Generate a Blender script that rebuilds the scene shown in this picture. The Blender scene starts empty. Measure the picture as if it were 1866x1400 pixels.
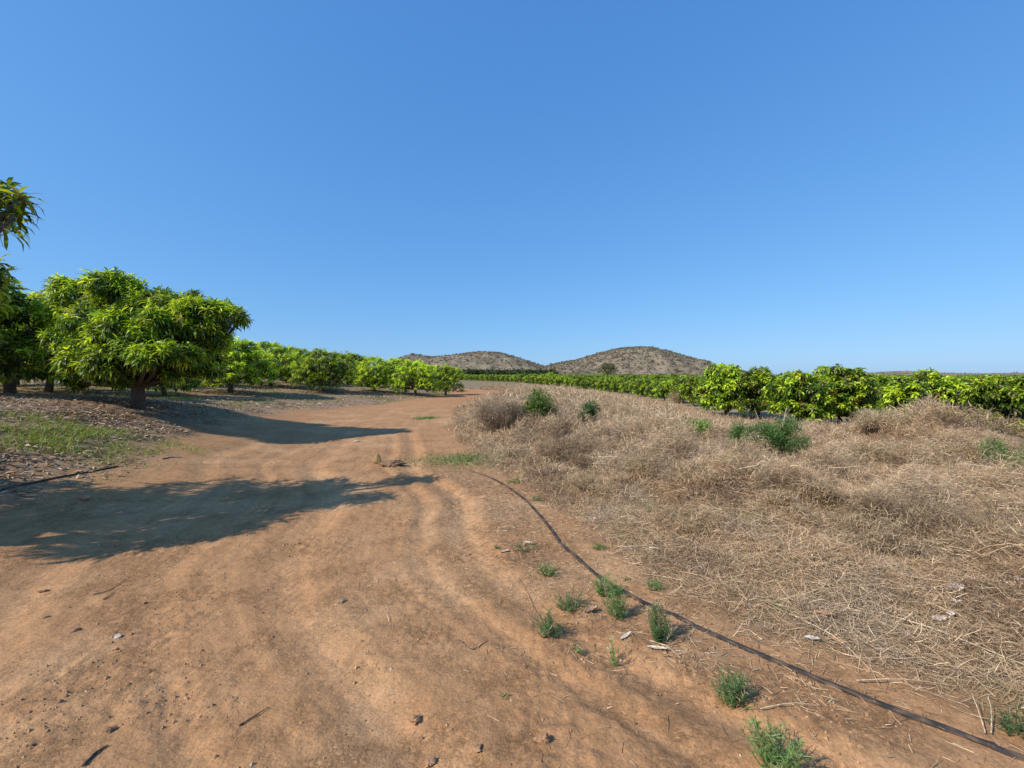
import bpy, math, random
import numpy as np
R_ = np.random.default_rng(7)
random.seed(7)
scene = bpy.context.scene
COL = scene.collection

# ------------------------------------------------------------------ noise
def _hash(ix, iy, seed):
    h = (ix.astype(np.int64) * 374761393 + iy.astype(np.int64) * 668265263 + seed * 974634777) & 0x7fffffff
    h = ((h ^ (h >> 13)) * 1274126177) & 0x7fffffff
    h = ((h ^ (h >> 15)) * 2246822519) & 0x7fffffff
    return h ^ (h >> 14)
def perlin(x, y, seed=0):
    x = np.asarray(x, float); y = np.asarray(y, float)
    x, y = np.broadcast_arrays(x, y)
    x0 = np.floor(x); y0 = np.floor(y)
    fx = x - x0; fy = y - y0
    ux = fx*fx*fx*(fx*(fx*6-15)+10); uy = fy*fy*fy*(fy*(fy*6-15)+10)
    def g(ix, iy, dx, dy):
        a = (_hash(ix, iy, seed) % 4096) * (2*math.pi/4096)
        return np.cos(a)*dx + np.sin(a)*dy
    n00 = g(x0, y0, fx, fy); n10 = g(x0+1, y0, fx-1, fy)
    n01 = g(x0, y0+1, fx, fy-1); n11 = g(x0+1, y0+1, fx-1, fy-1)
    return (n00*(1-ux)+n10*ux)*(1-uy) + (n01*(1-ux)+n11*ux)*uy      # about -0.7..0.7
def fbm(x, y, s, octv=4, seed=0, gain=.5):
    v = 0; a = 1; f = 1/s
    for k in range(octv):
        v = v + a*perlin(np.asarray(x)*f+17.3*k, np.asarray(y)*f-9.1*k, seed+k*13); a *= gain; f *= 2.03
    return v
def sst(a, b, x):
    t = np.clip((np.asarray(x, float)-a)/(b-a), 0, 1); return t*t*(3-2*t)

# ------------------------------------------------------------------ terrain
LEFT_Y = [-4, 3, 6.7, 9, 13, 17, 20, 25, 33, 43, 52, 60, 90]
LEFT_X = [-6, -5.8, -6.1, -6.9, -8.3, -9.0, -8.6, -7.5, -6.1, -5.7, -9, -18, -70]
RIGHT_Y = [-4, 0, 1.3, 1.79, 2.26, 2.85, 3.53, 4.41, 5.6, 6.64, 7.66, 9.5, 13, 20, 24, 33, 43, 50, 56, 62, 90]
RIGHT_X = [6.5, 4.2, 2.75, 2.14, 1.64, 1.085, .67, .435, .19, -.28, -1.0, -1.35, -2.2, -3.1, -3.0, -1.4, -.5, -1.5, -6, -16, -70]
ly = np.linspace(-4, 90, 400)
lxs = np.convolve(np.pad(np.interp(ly, LEFT_Y, LEFT_X), 4, 'edge'), np.ones(9)/9, 'valid')
rys = np.linspace(-4, 90, 800)
rxs = np.convolve(np.pad(np.interp(rys, RIGHT_Y, RIGHT_X), 2, 'edge'), np.ones(5)/5, 'valid')
def xl(y): return np.interp(y, ly, lxs)
def xr(y): return np.interp(y, rys, rxs)
def wob(x, y): return .5*perlin(x/1.7, y/1.7, 5)+.22*perlin(x/.5, y/.5, 6)
# boundary of the right-hand orchard (x of its left edge as a function of y)
OBY = [0, 18, 20, 22, 31, 42, 78, 122, 162, 195, 260, 500]
OBX = [60, 21.5, 18, 14.6, 15.2, 16.4, 16.6, 10.3, 1.5, -16, -45, -160]
def xo(y): return np.interp(y, OBY, OBX)

def base_z(x, y):
    x = np.asarray(x, float); y = np.asarray(y, float)
    dl = xl(y)-x; dr = x-xr(y)
    z = .085*np.clip(dl, 0, 13)*(1-sst(60, 120, y))
    z = z+.80*np.exp(-((x+10.2)**2/60+(y-9)**2/70))*sst(-3.4, 3.2, dl)
    z = z-.9*sst(2.5, 13, x-np.minimum(xr(y), 2))*sst(-12, 12, y)*(1-sst(30,60,-x))
    z = z+np.where(y > 60, -.9*sst(60, 120, y)*(1-sst(2.5, 13, x-np.minimum(xr(y), 2))), 0)
    z = z+.0067*np.clip(y-85, 0, 300)
    z = z+1.2*np.exp(-((x-10.7)**2/6+(y-11.0)**2/6))
    z = z+.10*np.exp(-((x-6)**2/8+(y-11)**2/10))
    z = z+.22*np.exp(-((x-2)**2/6+(y-17)**2/10))
    z = z+.10*fbm(x, y, 9, 2, 3)*sst(2, 9, np.hypot(x, y))
    return z
def gmask(x, y):
    """1 where the dry grass field stands"""
    w = wob(x, y)
    m = sst(.12, .75, x-xr(y)+w*.55)
    m = m*(1-sst(58, 80, y))
    m = m*(1-sst(-3.5, -.5, x-xo(y))*sst(13, 19, y))
    return m
def gheight(x, y):
    """height of the mat of dry grass"""
    n = fbm(x, y, 1.9, 3, 21)
    far = sst(3.0, 9.0, np.hypot(x-.5, y*1.0)+.35*(x-xr(y)))
    rise = sst(.2, 2.2, x-xr(y))
    n2_ = fbm(x, y, .75, 3, 23)
    edge = 1-.85*sst(-8, -3.5, x-xo(y))*sst(12.5, 16, y)
    h = .03+rise*far*edge*(.20+.46*np.clip(n, -.35, .8)+.36*np.clip(n2_, -.3, .7))+.03*rise
    return np.clip(h, .02, 1)*gmask(x, y)
def detail_z(x, y):
    g = gmask(x, y)
    dr = xr(y)-x; dl = x-xl(y)
    road = sst(0, .5, dr)*sst(-.3, .6, dl)*(1-sst(60, 70, y))
    near = 1-sst(25, 60, y)
    z = .011*fbm(x, y, 1.3, 2, 31)*near
    z = z+.005*fbm(x, y, .33, 3, 37)*near
    # wheel ruts running along the track
    wv = .22*perlin(y/4.2, 0*y, 41)
    d = dr+wv+.10*perlin(x/1.5, y/1.9, 43)
    rut = 0
    for c, w, a in ((.85, .16, .030), (1.35, .10, .016), (2.55, .20, .028), (3.5, .12, .014), (4.5, .2, .022)):
        rut = rut-1.25*a*np.exp(-((d-c)/w)**2)+.3*a*np.exp(-((d-c-1.7*w)/(w*.6))**2)+.25*a*np.exp(-((d-c+1.7*w)/(w*.6))**2)
    z = z+rut*road*(1-.75*sst(7, 16, y))*(.55+.9*np.clip(perlin(x/1.6, y/2.2, 44)+.3, 0, 1))
    # tread marks in the ruts
    tr = np.sin((y*1.0+np.abs(((d*5) % 1)-.5)*.25)*2*math.pi/.085)
    z = z+.006*tr*(.8*np.exp(-((d-.85)/.14)**2)+.6*np.exp(-((d-2.55)/.16)**2))*(.3+1.4*np.clip(perlin(x/.6, y/.6, 49)+.25, 0, 1))*(1-sst(5, 9, y))*road*sst(.0, .3, perlin(x/2, y/2, 47)+.1)
    # churned clods
    ch = sst(.05, .45, fbm(x, y, .9, 2, 51)+.25*np.exp(-((y-2)/1.1)**2)*np.exp(-((x-.15)/.8)**2)*2)
    cl = np.abs(perlin(x/.075, y/.075, 53))+.6*np.abs(perlin(x/.035, y/.035, 54))
    z = z+.026*(cl-.25)*ch*road*near
    z = z+.005*fbm(x, y, .07, 2, 57)*near
    # mat of grass: solid lower part of its volume
    z = z+.55*gheight(x, y)*g+.05*g*fbm(x, y, .35, 2, 59)*near
    return z
def terr(x, y): return base_z(x, y)+detail_z(x, y)

# ------------------------------------------------------------------ camera
EYE = 1.6
F_PX = 780.0
PITCH = math.atan(13/780)
CAM = np.array([0, 0, EYE])
cam = bpy.data.cameras.new('camera'); cam.sensor_width = 36; cam.lens = F_PX/1866*36
cam.clip_start = .05; cam.clip_end = 8000
co = bpy.data.objects.new('camera', cam); COL.objects.link(co)
co.location = CAM; co.rotation_euler = (math.pi/2-PITCH, 0, 0)
scene.camera = co
def ray(px, py):
    u = (px-933)/F_PX; v = -(py-700)/F_PX
    return np.array([u, math.cos(PITCH)+v*math.sin(PITCH), -math.sin(PITCH)+v*math.cos(PITCH)])
def at(px, py, Y):
    d = ray(px, py); return CAM+d*(Y/d[1])
def gp(px, py, full=False):
    """place on the ground seen at that point of the photograph"""
    d = ray(px, py)
    t = 1.0*1.004**np.arange(1500)
    P = CAM[None]+d[None]*t[:, None]
    hit = P[:, 2] <= base_z(P[:, 0], P[:, 1])+(gheight(P[:, 0], P[:, 1])*.5 if full else 0)
    p = P[int(np.argmax(hit))] if hit.any() else P[-1]
    p[2] = float(terr(p[0], p[1])); return p

# ------------------------------------------------------------------ helpers
def tag(o, label=None, cat=None, group=None, kind=None):
    if label: o['label'] = label
    if cat: o['category'] = cat
    if group: o['group'] = group
    if kind: o['kind'] = kind
    return o
def mesh_np(name, V, faces_list, mat, cols=None, smooth=False):
    """faces_list: list of int arrays (n,3) or (n,4)"""
    me = bpy.data.meshes.new(name)
    V = np.asarray(V, np.float32)
    me.vertices.add(len(V)); me.vertices.foreach_set('co', V.ravel())
    fl = [np.asarray(f, np.int32) for f in faces_list if len(f)]
    tot = np.concatenate([np.full(len(f), f.shape[1], np.int32) for f in fl])
    idx = np.concatenate([f.ravel() for f in fl])
    me.loops.add(len(idx)); me.loops.foreach_set('vertex_index', idx)
    me.polygons.add(len(tot))
    me.polygons.foreach_set('loop_start', np.concatenate([[0], np.cumsum(tot)[:-1]]).astype(np.int32))
    me.polygons.foreach_set('loop_total', tot)
    me.polygons.foreach_set('use_smooth', np.full(len(tot), smooth))
    me.update(calc_edges=True)
    if cols is not None:
        a = me.color_attributes.new('Col', 'FLOAT_COLOR', 'POINT')
        c = np.ones((len(V), 4), np.float32); c[:, :3] = cols
        a.data.foreach_set('color', c.ravel())
    me.materials.append(mat)
    return me
def link(name, me, parent=None):
    o = bpy.data.objects.new(name, me); COL.objects.link(o); o.parent = parent; return o
def empty(name, loc, rz=0, sc=1):
    o = bpy.data.objects.new(name, None); COL.objects.link(o)
    o.location = loc; o.rotation_euler = (0, 0, rz); o.scale = (sc, sc, sc); o.empty_display_size = .2
    return o
def norm(v): return v/np.maximum(np.linalg.norm(v, axis=-1, keepdims=True), 1e-9)

def blades(p, az, el, droop, L, W, prof, col, fold=0.0, nz=None, tipcol=None, roll=None):
    """vectorised ribbons: start p, heading az, elevation el bending down by droop (rad) over length L"""
    n = len(p); k = len(prof)
    prof = np.asarray(prof)
    ts = np.linspace(0, 1, k)
    h = np.stack([np.cos(az), np.sin(az), 0*az], 1)
    side = np.stack([-np.sin(az), np.cos(az), 0*az], 1)
    P = np.zeros((n, k, 3)); P[:, 0] = p
    for i in range(1, k):
        e = el-droop*(ts[i-1]+ts[i])/2
        step = (L/(k-1))[:, None]
        d = h*np.cos(e)[:, None]+np.array([0, 0, 1.])*np.sin(e)[:, None]
        if nz is not None: d = d+side*(nz*ts[i])[:, None]
        P[:, i] = P[:, i-1]+d*step
    if roll is None: roll = R_.normal(0, .5, n)
    emid = el-droop*.5
    nrm = -h*np.sin(emid)[:, None]+np.array([0, 0, 1.])*np.cos(emid)[:, None]
    wv = side*np.cos(roll)[:, None]+nrm*np.sin(roll)[:, None]
    nv = -side*np.sin(roll)[:, None]+nrm*np.cos(roll)[:, None]
    hw = (W[:, None]*prof[None, :]/2)
    if fold:
        Lf = P+wv[:, None]*hw[..., None]+nv[:, None]*(hw*fold)[..., None]
        Rt = P-wv[:, None]*hw[..., None]+nv[:, None]*(hw*fold)[..., None]
        V = np.stack([Lf, P, Rt], 2).reshape(n, k*3, 3); m = 3
    else:
        V = np.stack([P+wv[:, None]*hw[..., None], P-wv[:, None]*hw[..., None]], 2).reshape(n, k*2, 3); m = 2
    nvp = k*m
    fs = []
    for i in range(k-1):
        for j in range(m-1):
            a = i*m+j; fs.append([a, a+1, a+m+1, a+m])
    fs = np.array(fs)
    Fc = (fs[None]+(np.arange(n)*nvp)[:, None, None]).reshape(-1, 4)
    C = np.repeat(col[:, None, :], nvp, 1)
    if tipcol is not None:
        tt = np.repeat(ts, m)[None, :, None]
        C = C*(1-tt)+tipcol[:, None, :]*tt
    return V.reshape(-1, 3), Fc, C.reshape(-1, 3)
class Bag:
    def __init__(s): s.V = []; s.F = {3: [], 4: []}; s.C = []; s.n = 0
    def add(s, V, F, C):
        V = np.asarray(V, float); F = np.asarray(F)
        if len(V) == 0: return
        C = np.asarray(C, float)
        if C.ndim == 1: C = np.tile(C, (len(V), 1))
        s.V.append(V); s.C.append(C); s.F[F.shape[1]].append(F+s.n); s.n += len(V)
    def mesh(s, name, mat, smooth=False):
        fl = [np.concatenate(s.F[k]) for k in (3, 4) if s.F[k]]
        return mesh_np(name, np.concatenate(s.V), fl, mat, np.concatenate(s.C), smooth)
def tube(bag, pts, rad, sides=6, col=(1, 1, 1), cap=True):
    pts = np.asarray(pts, float); rad = np.broadcast_to(np.asarray(rad, float), (len(pts),))
    T = norm(np.gradient(pts, axis=0))
    up = np.array([0, 0, 1.]) if abs(T[0][2]) < .9 else np.array([1., 0, 0])
    A = norm(np.cross(T, up)); B = np.cross(T, A)
    a = np.linspace(0, 2*math.pi, sides, endpoint=False)
    V = pts[:, None]+rad[:, None, None]*(A[:, None]*np.cos(a)[None, :, None]+B[:, None]*np.sin(a)[None, :, None])
    n = len(pts)
    i = np.arange(n-1)[:, None]; j = np.arange(sides)[None]
    j2 = (j+1) % sides
    F = np.stack([i*sides+j, i*sides+j2, (i+1)*sides+j2, (i+1)*sides+j], -1).reshape(-1, 4)
    V = V.reshape(-1, 3)
    bag.add(V, F, np.asarray(col))
    if cap:
        for s, p in ((0, pts[0]), (n-1, pts[-1])):
            rg = V[s*sides:(s+1)*sides]
            VV = np.concatenate([rg, [p]]); FF = np.array([[k, (k+1) % sides, sides] for k in range(sides)])
            bag.add(VV, FF, np.asarray(col))
def spline(pts, n):
    """Catmull-Rom through pts"""
    P = np.asarray(pts, float); P = np.vstack([2*P[0]-P[1], P, 2*P[-1]-P[-2]])
    out = []; m = len(P)-3
    for t in np.linspace(0, m-1e-6, n):
        i = int(t); u = t-i; a, b, c, d = P[i:i+4]
        out.append(.5*((2*b)+(-a+c)*u+(2*a-5*b+4*c-d)*u*u+(-a+3*b-3*c+d)*u**3))
    return np.array(out)

# ------------------------------------------------------------------ materials
def newmat(name):
    m = bpy.data.materials.new(name); m.use_nodes = True
    nt = m.node_tree; b = nt.nodes['Principled BSDF']; return m, nt, b
def N(nt, t, **k):
    n = nt.nodes.new(t)
    for a, v in k.items():
        if hasattr(n, a) and not a.startswith('i_'): setattr(n, a, v)
        else: n.inputs[a[2:].replace('_', ' ')].default_value = v
    return n
def leafmat(name, transl=.3, rough=.4, spec=.5, vary=.25, tint=(1.7, 1.45, .45)):
    m, nt, b = newmat(name); L = nt.links.new
    at_ = N(nt, 'ShaderNodeAttribute', attribute_name='Col')
    oi = N(nt, 'ShaderNodeObjectInfo')
    hs = N(nt, 'ShaderNodeHueSaturation')
    mr = N(nt, 'ShaderNodeMapRange'); mr.inputs['To Min'].default_value = 1-vary; mr.inputs['To Max'].default_value = 1+vary
    L(oi.outputs['Random'], mr.inputs['Value']); L(mr.outputs[0], hs.inputs['Value']); L(at_.outputs['Color'], hs.inputs['Color'])
    L(hs.outputs[0], b.inputs['Base Color']); b.inputs['Roughness'].default_value = rough
    b.inputs['Specular IOR Level'].default_value = spec
    tr = N(nt, 'ShaderNodeBsdfTranslucent')
    mul = N(nt, 'ShaderNodeMix', data_type='RGBA', blend_type='MULTIPLY'); mul.inputs[0].default_value = 1
    L(hs.outputs[0], mul.inputs[6]); mul.inputs[7].default_value = (*tint, 1)
    L(mul.outputs[2], tr.inputs['Color'])
    mx = N(nt, 'ShaderNodeMixShader'); mx.inputs[0].default_value = transl
    L(b.outputs[0], mx.inputs[1]); L(tr.outputs[0], mx.inputs[2])
    L(mx.outputs[0], nt.nodes['Material Output'].inputs[0])
    return m
M_leaf = leafmat('mango_leaf', .34, .42, .45)
M_weed = leafmat('weed_leaf', .25, .6, .3, .1)
M_straw = leafmat('dry_straw', .18, .65, .3, .0, (1.1, 1, .8))
M_far = leafmat('far_leaf', .15, .8, .2, .1)

def colmat(name, rough=.85, nscale=30, amt=.35, bump=.4, bdist=.01, spec=.25):
    m, nt, b = newmat(name); L = nt.links.new
    a = N(nt, 'ShaderNodeAttribute', attribute_name='Col')
    tc = N(nt, 'ShaderNodeTexCoord')
    n1 = N(nt, 'ShaderNodeTexNoise'); n1.inputs['Scale'].default_value = nscale; n1.inputs['Detail'].default_value = 6
    L(tc.outputs['Object'], n1.inputs['Vector'])
    mr = N(nt, 'ShaderNodeMapRange'); mr.inputs['From Min'].default_value = .3; mr.inputs['From Max'].default_value = .7
    mr.inputs['To Min'].default_value = 1-amt; mr.inputs['To Max'].default_value = 1+amt
    L(n1.outputs[0], mr.inputs[0])
    hs = N(nt, 'ShaderNodeHueSaturation'); L(a.outputs['Color'], hs.inputs['Color']); L(mr.outputs[0], hs.inputs['Value'])
    L(hs.outputs[0], b.inputs['Base Color'])
    bp = N(nt, 'ShaderNodeBump'); bp.inputs['Strength'].default_value = bump; bp.inputs['Distance'].default_value = bdist
    L(n1.outputs[0], bp.inputs['Height']); L(bp.outputs[0], b.inputs['Normal'])
    b.inputs['Roughness'].default_value = rough; b.inputs['Specular IOR Level'].default_value = spec
    return m
M_bark = colmat('bark', .9, 25, .45, .8, .02)
M_stone = colmat('stone', .85, 30, .3, .5, .01)
M_dryleaf = colmat('dry_leaf', .7, 40, .25, .3, .004)
M_wood = colmat('dead_wood', .9, 60, .4, .7, .004)
M_pipe = colmat('black_pipe', .8, 25, .35, .15, .002, .15)
M_hill = colmat('hill_scrub', 1, .05, .25, .3, 1.5, .05)

def groundmat():
    m, nt, b = newmat('earth'); L = nt.links.new
    a = N(nt, 'ShaderNodeAttribute', attribute_name='Col')
    geo = N(nt, 'ShaderNodeNewGeometry')
    def noise(s, d=5, r=.6):
        n = N(nt, 'ShaderNodeTexNoise'); n.inputs['Scale'].default_value = s; n.inputs['Detail'].default_value = d
        n.inputs['Roughness'].default_value = r; L(geo.outputs['Position'], n.inputs['Vector']); return n
    def rng(n, lo, hi, a0=.3, a1=.7):
        r = N(nt, 'ShaderNodeMapRange'); r.inputs['From Min'].default_value = a0; r.inputs['From Max'].default_value = a1
        r.inputs['To Min'].default_value = lo; r.inputs['To Max'].default_value = hi; L(n.outputs[0], r.inputs[0]); return r
    n1 = noise(1.1, 6); n2 = noise(9, 7, .65); n3 = noise(70, 5, .7)
    def mul(p, q):
        x = N(nt, 'ShaderNodeMath', operation='MULTIPLY'); L(p.outputs[0], x.inputs[0]); L(q.outputs[0], x.inputs[1]); return x
    v = mul(mul(rng(n1, .95, 1.06), rng(n2, .86, 1.12)), rng(n3, .72, 1.26))
    # fine dark crumbs
    vo = N(nt, 'ShaderNodeTexVoronoi'); vo.inputs['Scale'].default_value = 42; L(geo.outputs['Position'], vo.inputs['Vector'])
    r1 = N(nt, 'ShaderNodeMapRange'); r1.inputs['From Min'].default_value = .06; r1.inputs['From Max'].default_value = .2
    r1.inputs['To Min'].default_value = .55; r1.inputs['To Max'].default_value = 1; L(vo.outputs['Distance'], r1.inputs[0])
    gate = rng(noise(3.3, 3), 0, 1, .5, .62)
    mxx = N(nt, 'ShaderNodeMix', data_type='FLOAT'); L(gate.outputs[0], mxx.inputs[0]); mxx.inputs[2].default_value = 1; L(r1.outputs[0], mxx.inputs[3])
    v = mul(v, mxx)
    hs = N(nt, 'ShaderNodeHueSaturation'); L(a.outputs['Color'], hs.inputs['Color']); L(v.outputs[0], hs.inputs['Value'])
    L(hs.outputs[0], b.inputs['Base Color']); b.inputs['Roughness'].default_value = .95; b.inputs['Specular IOR Level'].default_value = .12
    b1 = N(nt, 'ShaderNodeBump'); b1.inputs['Strength'].default_value = .9; b1.inputs['Distance'].default_value = .02
    L(n2.outputs[0], b1.inputs['Height'])
    b2 = N(nt, 'ShaderNodeBump'); b2.inputs['Strength'].default_value = .8; b2.inputs['Distance'].default_value = .006
    L(n3.outputs[0], b2.inputs['Height']); L(b1.outputs[0], b2.inputs['Normal'])
    n4 = noise(26, 6, .75); r4 = rng(n4, 0, 1, .45, .62)
    vo2 = N(nt, 'ShaderNodeTexVoronoi'); vo2.inputs['Scale'].default_value = 17; L(geo.outputs['Position'], vo2.inputs['Vector'])
    m4 = mul(mul(r4, rng(noise(2.1, 4), 0, 1, .45, .62)), rng(vo2, .4, 1, 0, .6))
    b3 = N(nt, 'ShaderNodeBump'); b3.inputs['Strength'].default_value = 1; b3.inputs['Distance'].default_value = .007
    L(m4.outputs[0], b3.inputs['Height']); L(b2.outputs[0], b3.inputs['Normal']); L(b3.outputs[0], b.inputs['Normal'])
    return m
M_ground = groundmat()

# ------------------------------------------------------------------ ground sheet
def graded(lo, hi, fine_lo, fine_hi, d0, grow):
    mid = np.arange(fine_lo, fine_hi, d0); out = [mid]
    up = []; p = fine_hi; d = d0
    while p < hi: up.append(p); d *= grow; p += d
    up.append(hi)
    dn = []; p = fine_lo-d0; d = d0
    while p > lo: dn.append(p); d *= grow; p -= d
    dn.append(lo)
    return np.concatenate([dn[::-1], mid, up])
gx = graded(-4000, 4000, -4.2, 3.8, .015, 1.022)
gy = graded(-60, 5000, 1.4, 5.2, .015, 1.012)
X, Y = np.meshgrid(gx, gy)
Z = terr(X, Y)
g = gmask(X, Y); gh = gheight(X, Y)
def c3(*a): return np.array(a, float)
DIRT = c3(.455, .245, .115); DIRT2 = c3(.36, .185, .083); DUST = c3(.52, .30, .15); RED = c3(.47, .225, .10)
n1 = fbm(X, Y, 1.5, 4, 71)[..., None]; n2 = fbm(X, Y, .16, 4, 73)[..., None]
C = DIRT+(DUST-DIRT)*sst(-.1, .5, n1)+(DIRT2-DIRT)*sst(0, .6, n2)*.4
far = sst(14, 30, Y)[..., None]
C = C*(1-.6*far)+RED*.6*far
_d = (xr(Y)-X)+.22*perlin(Y/4.2, 0*Y, 41)+.10*perlin(X/1.5, Y/1.9, 43)
strk = fbm(_d/.07, Y/.9, 1, 4, 75, .6)[..., None]+.3*fbm(_d/.35, Y/2.6, 1, 2, 76)[..., None]
fd = (1-.7*sst(6, 18, Y))[..., None]; C = C*(1+.16*strk*fd)
for c_, w_, a_ in ((.85, .17, .16), (1.35, .1, .10), (2.55, .2, .16), (3.5, .14, .08), (4.5, .2, .1)):
    C = C*(1+a_*np.exp(-((_d-c_)/w_)**2)-.5*a_*np.exp(-((_d-c_-1.6*w_)/(w_*.35))**2)-.5*a_*np.exp(-((_d-c_+1.6*w_)/(w_*.45))**2))[..., None]**(1-.6*sst(6, 18, Y)[..., None])
crust = sst(.05, .40, fbm(X, Y, .9, 2, 51)+.25*np.exp(-((Y-2)/1.1)**2)*np.exp(-((X-.15)/.8)**2)*2)[..., None]
C = C*(1-.10*crust*sst(-.2, .4, fbm(X, Y, .12, 3, 77))[..., None])
# leaf-littered orchard floor
lit = (sst(-.5, 1.0, (xl(Y)-X)+wob(X, Y)*1.6)*(1-sst(70, 110, Y)))[..., None]
LIT = c3(.30, .20, .125); LIT2 = c3(.22, .18, .07); LIT3 = c3(.38, .28, .18)
nn = fbm(X, Y, 2.6, 3, 81)[..., None]; nf = fbm(X, Y, .16, 3, 83)[..., None]
CL = LIT+(LIT2-LIT)*sst(.0, .35, nn)+(LIT3-LIT)*sst(.1, .5, nf)*.8
C = C*(1-lit)+CL*lit
# under the dry grass
gg = g[..., None]
UG = c3(.28, .185, .105)*(1+.5*nf)
C = C*(1-gg)+UG*gg
# thin dry litter between wheel track and pipe
tl = (sst(-.2, .25, X-xr(Y)+.75+.5*wob(X, Y))*(1-sst(-.25, .05, X-xr(Y)))*sst(1.8, 2.6, Y)*(1-sst(6, 9, Y)))[..., None]
C = C*(1-.25*tl)+c3(.33, .19, .10)*.25*tl
# right orchard ground
og = (sst(-4, -1, X-xo(Y))*sst(12, 17, Y))[..., None]
C = C*(1-og)+(c3(.33, .25, .14)+.1*nn)*og
fg = sst(58, 110, Y)[..., None]
C = C*(1-fg)+c3(.27, .2, .11)*fg
C = np.clip(C*np.array([.955, .925, .895]), .02, 1)
ny, nx = X.shape
idx = np.arange(nx*ny).reshape(ny, nx)
F = np.stack([idx[:-1, :-1], idx[:-1, 1:], idx[1:, 1:], idx[1:, :-1]], -1).reshape(-1, 4)
me = mesh_np('ground', np.stack([X, Y, Z], -1).reshape(-1, 3), [F], M_ground, C.reshape(-1, 3), True)
# from here on heights are read off the finished sheet
_X, _Y, _Z, _H = gx, gy, Z, gh
def _bil(A, x, y):
    x = np.asarray(x, float); y = np.asarray(y, float)
    i = np.clip(np.searchsorted(_X, x)-1, 0, len(_X)-2); j = np.clip(np.searchsorted(_Y, y)-1, 0, len(_Y)-2)
    u = np.clip((x-_X[i])/(_X[i+1]-_X[i]), 0, 1); v = np.clip((y-_Y[j])/(_Y[j+1]-_Y[j]), 0, 1)
    return (A[j, i]*(1-u)+A[j, i+1]*u)*(1-v)+(A[j+1, i]*(1-u)+A[j+1, i+1]*u)*v
def terr(x, y): return _bil(_Z, x, y)
def gheight(x, y): return _bil(_H, x, y)
tag(link('ground', me), 'reddish brown dirt track and earth running out to the hills', 'ground', kind='structure')
del X, Y, Z, C, F

# ------------------------------------------------------------------ hills
def hill_profile(px, d, tab):
    return np.interp(px, [t[0] for t in tab], [(687-t[1])/F_PX*d for t in tab])
def make_hill(name, tab, d, depth, x0, x1, label, col0, res=3.0, lift=0, fronts=.5):
    xs = np.arange((x0-933)/F_PX*d, (x1-933)/F_PX*d, res); ys = np.arange(d-depth, d+depth, res*1.6)
    X, Y = np.meshgrid(xs, ys)
    pr = hill_profile(933+X/(d*.93)*F_PX, d, tab)
    pr = pr*np.clip((933+X/d*F_PX-x0)/14, 0, 1)*np.clip((x1-933-X/d*F_PX)/14, 0, 1)
    t = (Y-d)/depth
    bell = np.cos(np.clip(t, -1, 1)*math.pi/2)**1.15
    Zr = pr*bell
    spur = 1+(.55*fbm(X, Y*.35, 48, 4, 91)+.16)*(1-bell)*1.2
    Z = Zr*spur+1.6*fbm(X, Y, 18, 3, 93)*np.clip(Zr/8, 0, 1)*(1-.7*bell**4)-1.2+.3
    n = fbm(X, Y, 40, 4, 95)[..., None]
    C = np.array(col0[0])+(np.array(col0[1])-np.array(col0[0]))*sst(-.3, .5, n)
    C = C+(np.array(col0[2])-C)*sst(.15, .5, fbm(X, Y, 25, 3, 97)[..., None])*.6
    ny, nx = X.shape; idx = np.arange(nx*ny).reshape(ny, nx)
    F = np.stack([idx[:-1, :-1], idx[:-1, 1:], idx[1:, 1:], idx[1:, :-1]], -1).reshape(-1, 4)
    me = mesh_np(name, np.stack([X, Y, Z], -1).reshape(-1, 3), [F], M_hill, C.reshape(-1, 3), True)
    o = tag(link(name, me), label, 'hill', kind='structure')
    return X, Y, Z
HC = [(.25, .19, .13), (.215, .175, .115), (.175, .165, .095)]
tabB = [(960, 687), (1000, 665), (1040, 657), (1062, 654), (1085, 646), (1110, 640), (1140, 633), (1165, 630.5), (1190, 630), (1215, 634), (1240, 641), (1270, 650), (1300, 661), (1330, 670), (1365, 680), (1400, 687)]
tabA = [(640, 687), (700, 680), (716, 662), (720, 650), (742, 643), (770, 648), (800, 648), (825, 644), (855, 641), (880, 639.5), (905, 640.5), (930, 646), (960, 655), (985, 663), (1010, 668), (1060, 680), (1100, 687)]
tabR = [(1500, 687), (1590, 681), (1640, 677), (1672, 677), (1690, 674), (1720, 677), (1780, 678), (1830, 679), (1870, 679), (1960, 677), (2100, 682), (2200, 687)]
gridB = make_hill('hill', tabB, 620, 140, 955, 1405, 'taller rounded scrub hill with a broad summit', HC)
gridA = make_hill('hill', tabA, 760, 160, 635, 1105, 'lower long scrub hill left of the tall one', HC)
gridR = make_hill('low_ridge', tabR, 900, 160, 1495, 2210, 'low brown ridge above the orchard at the far right', HC, 6)

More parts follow.
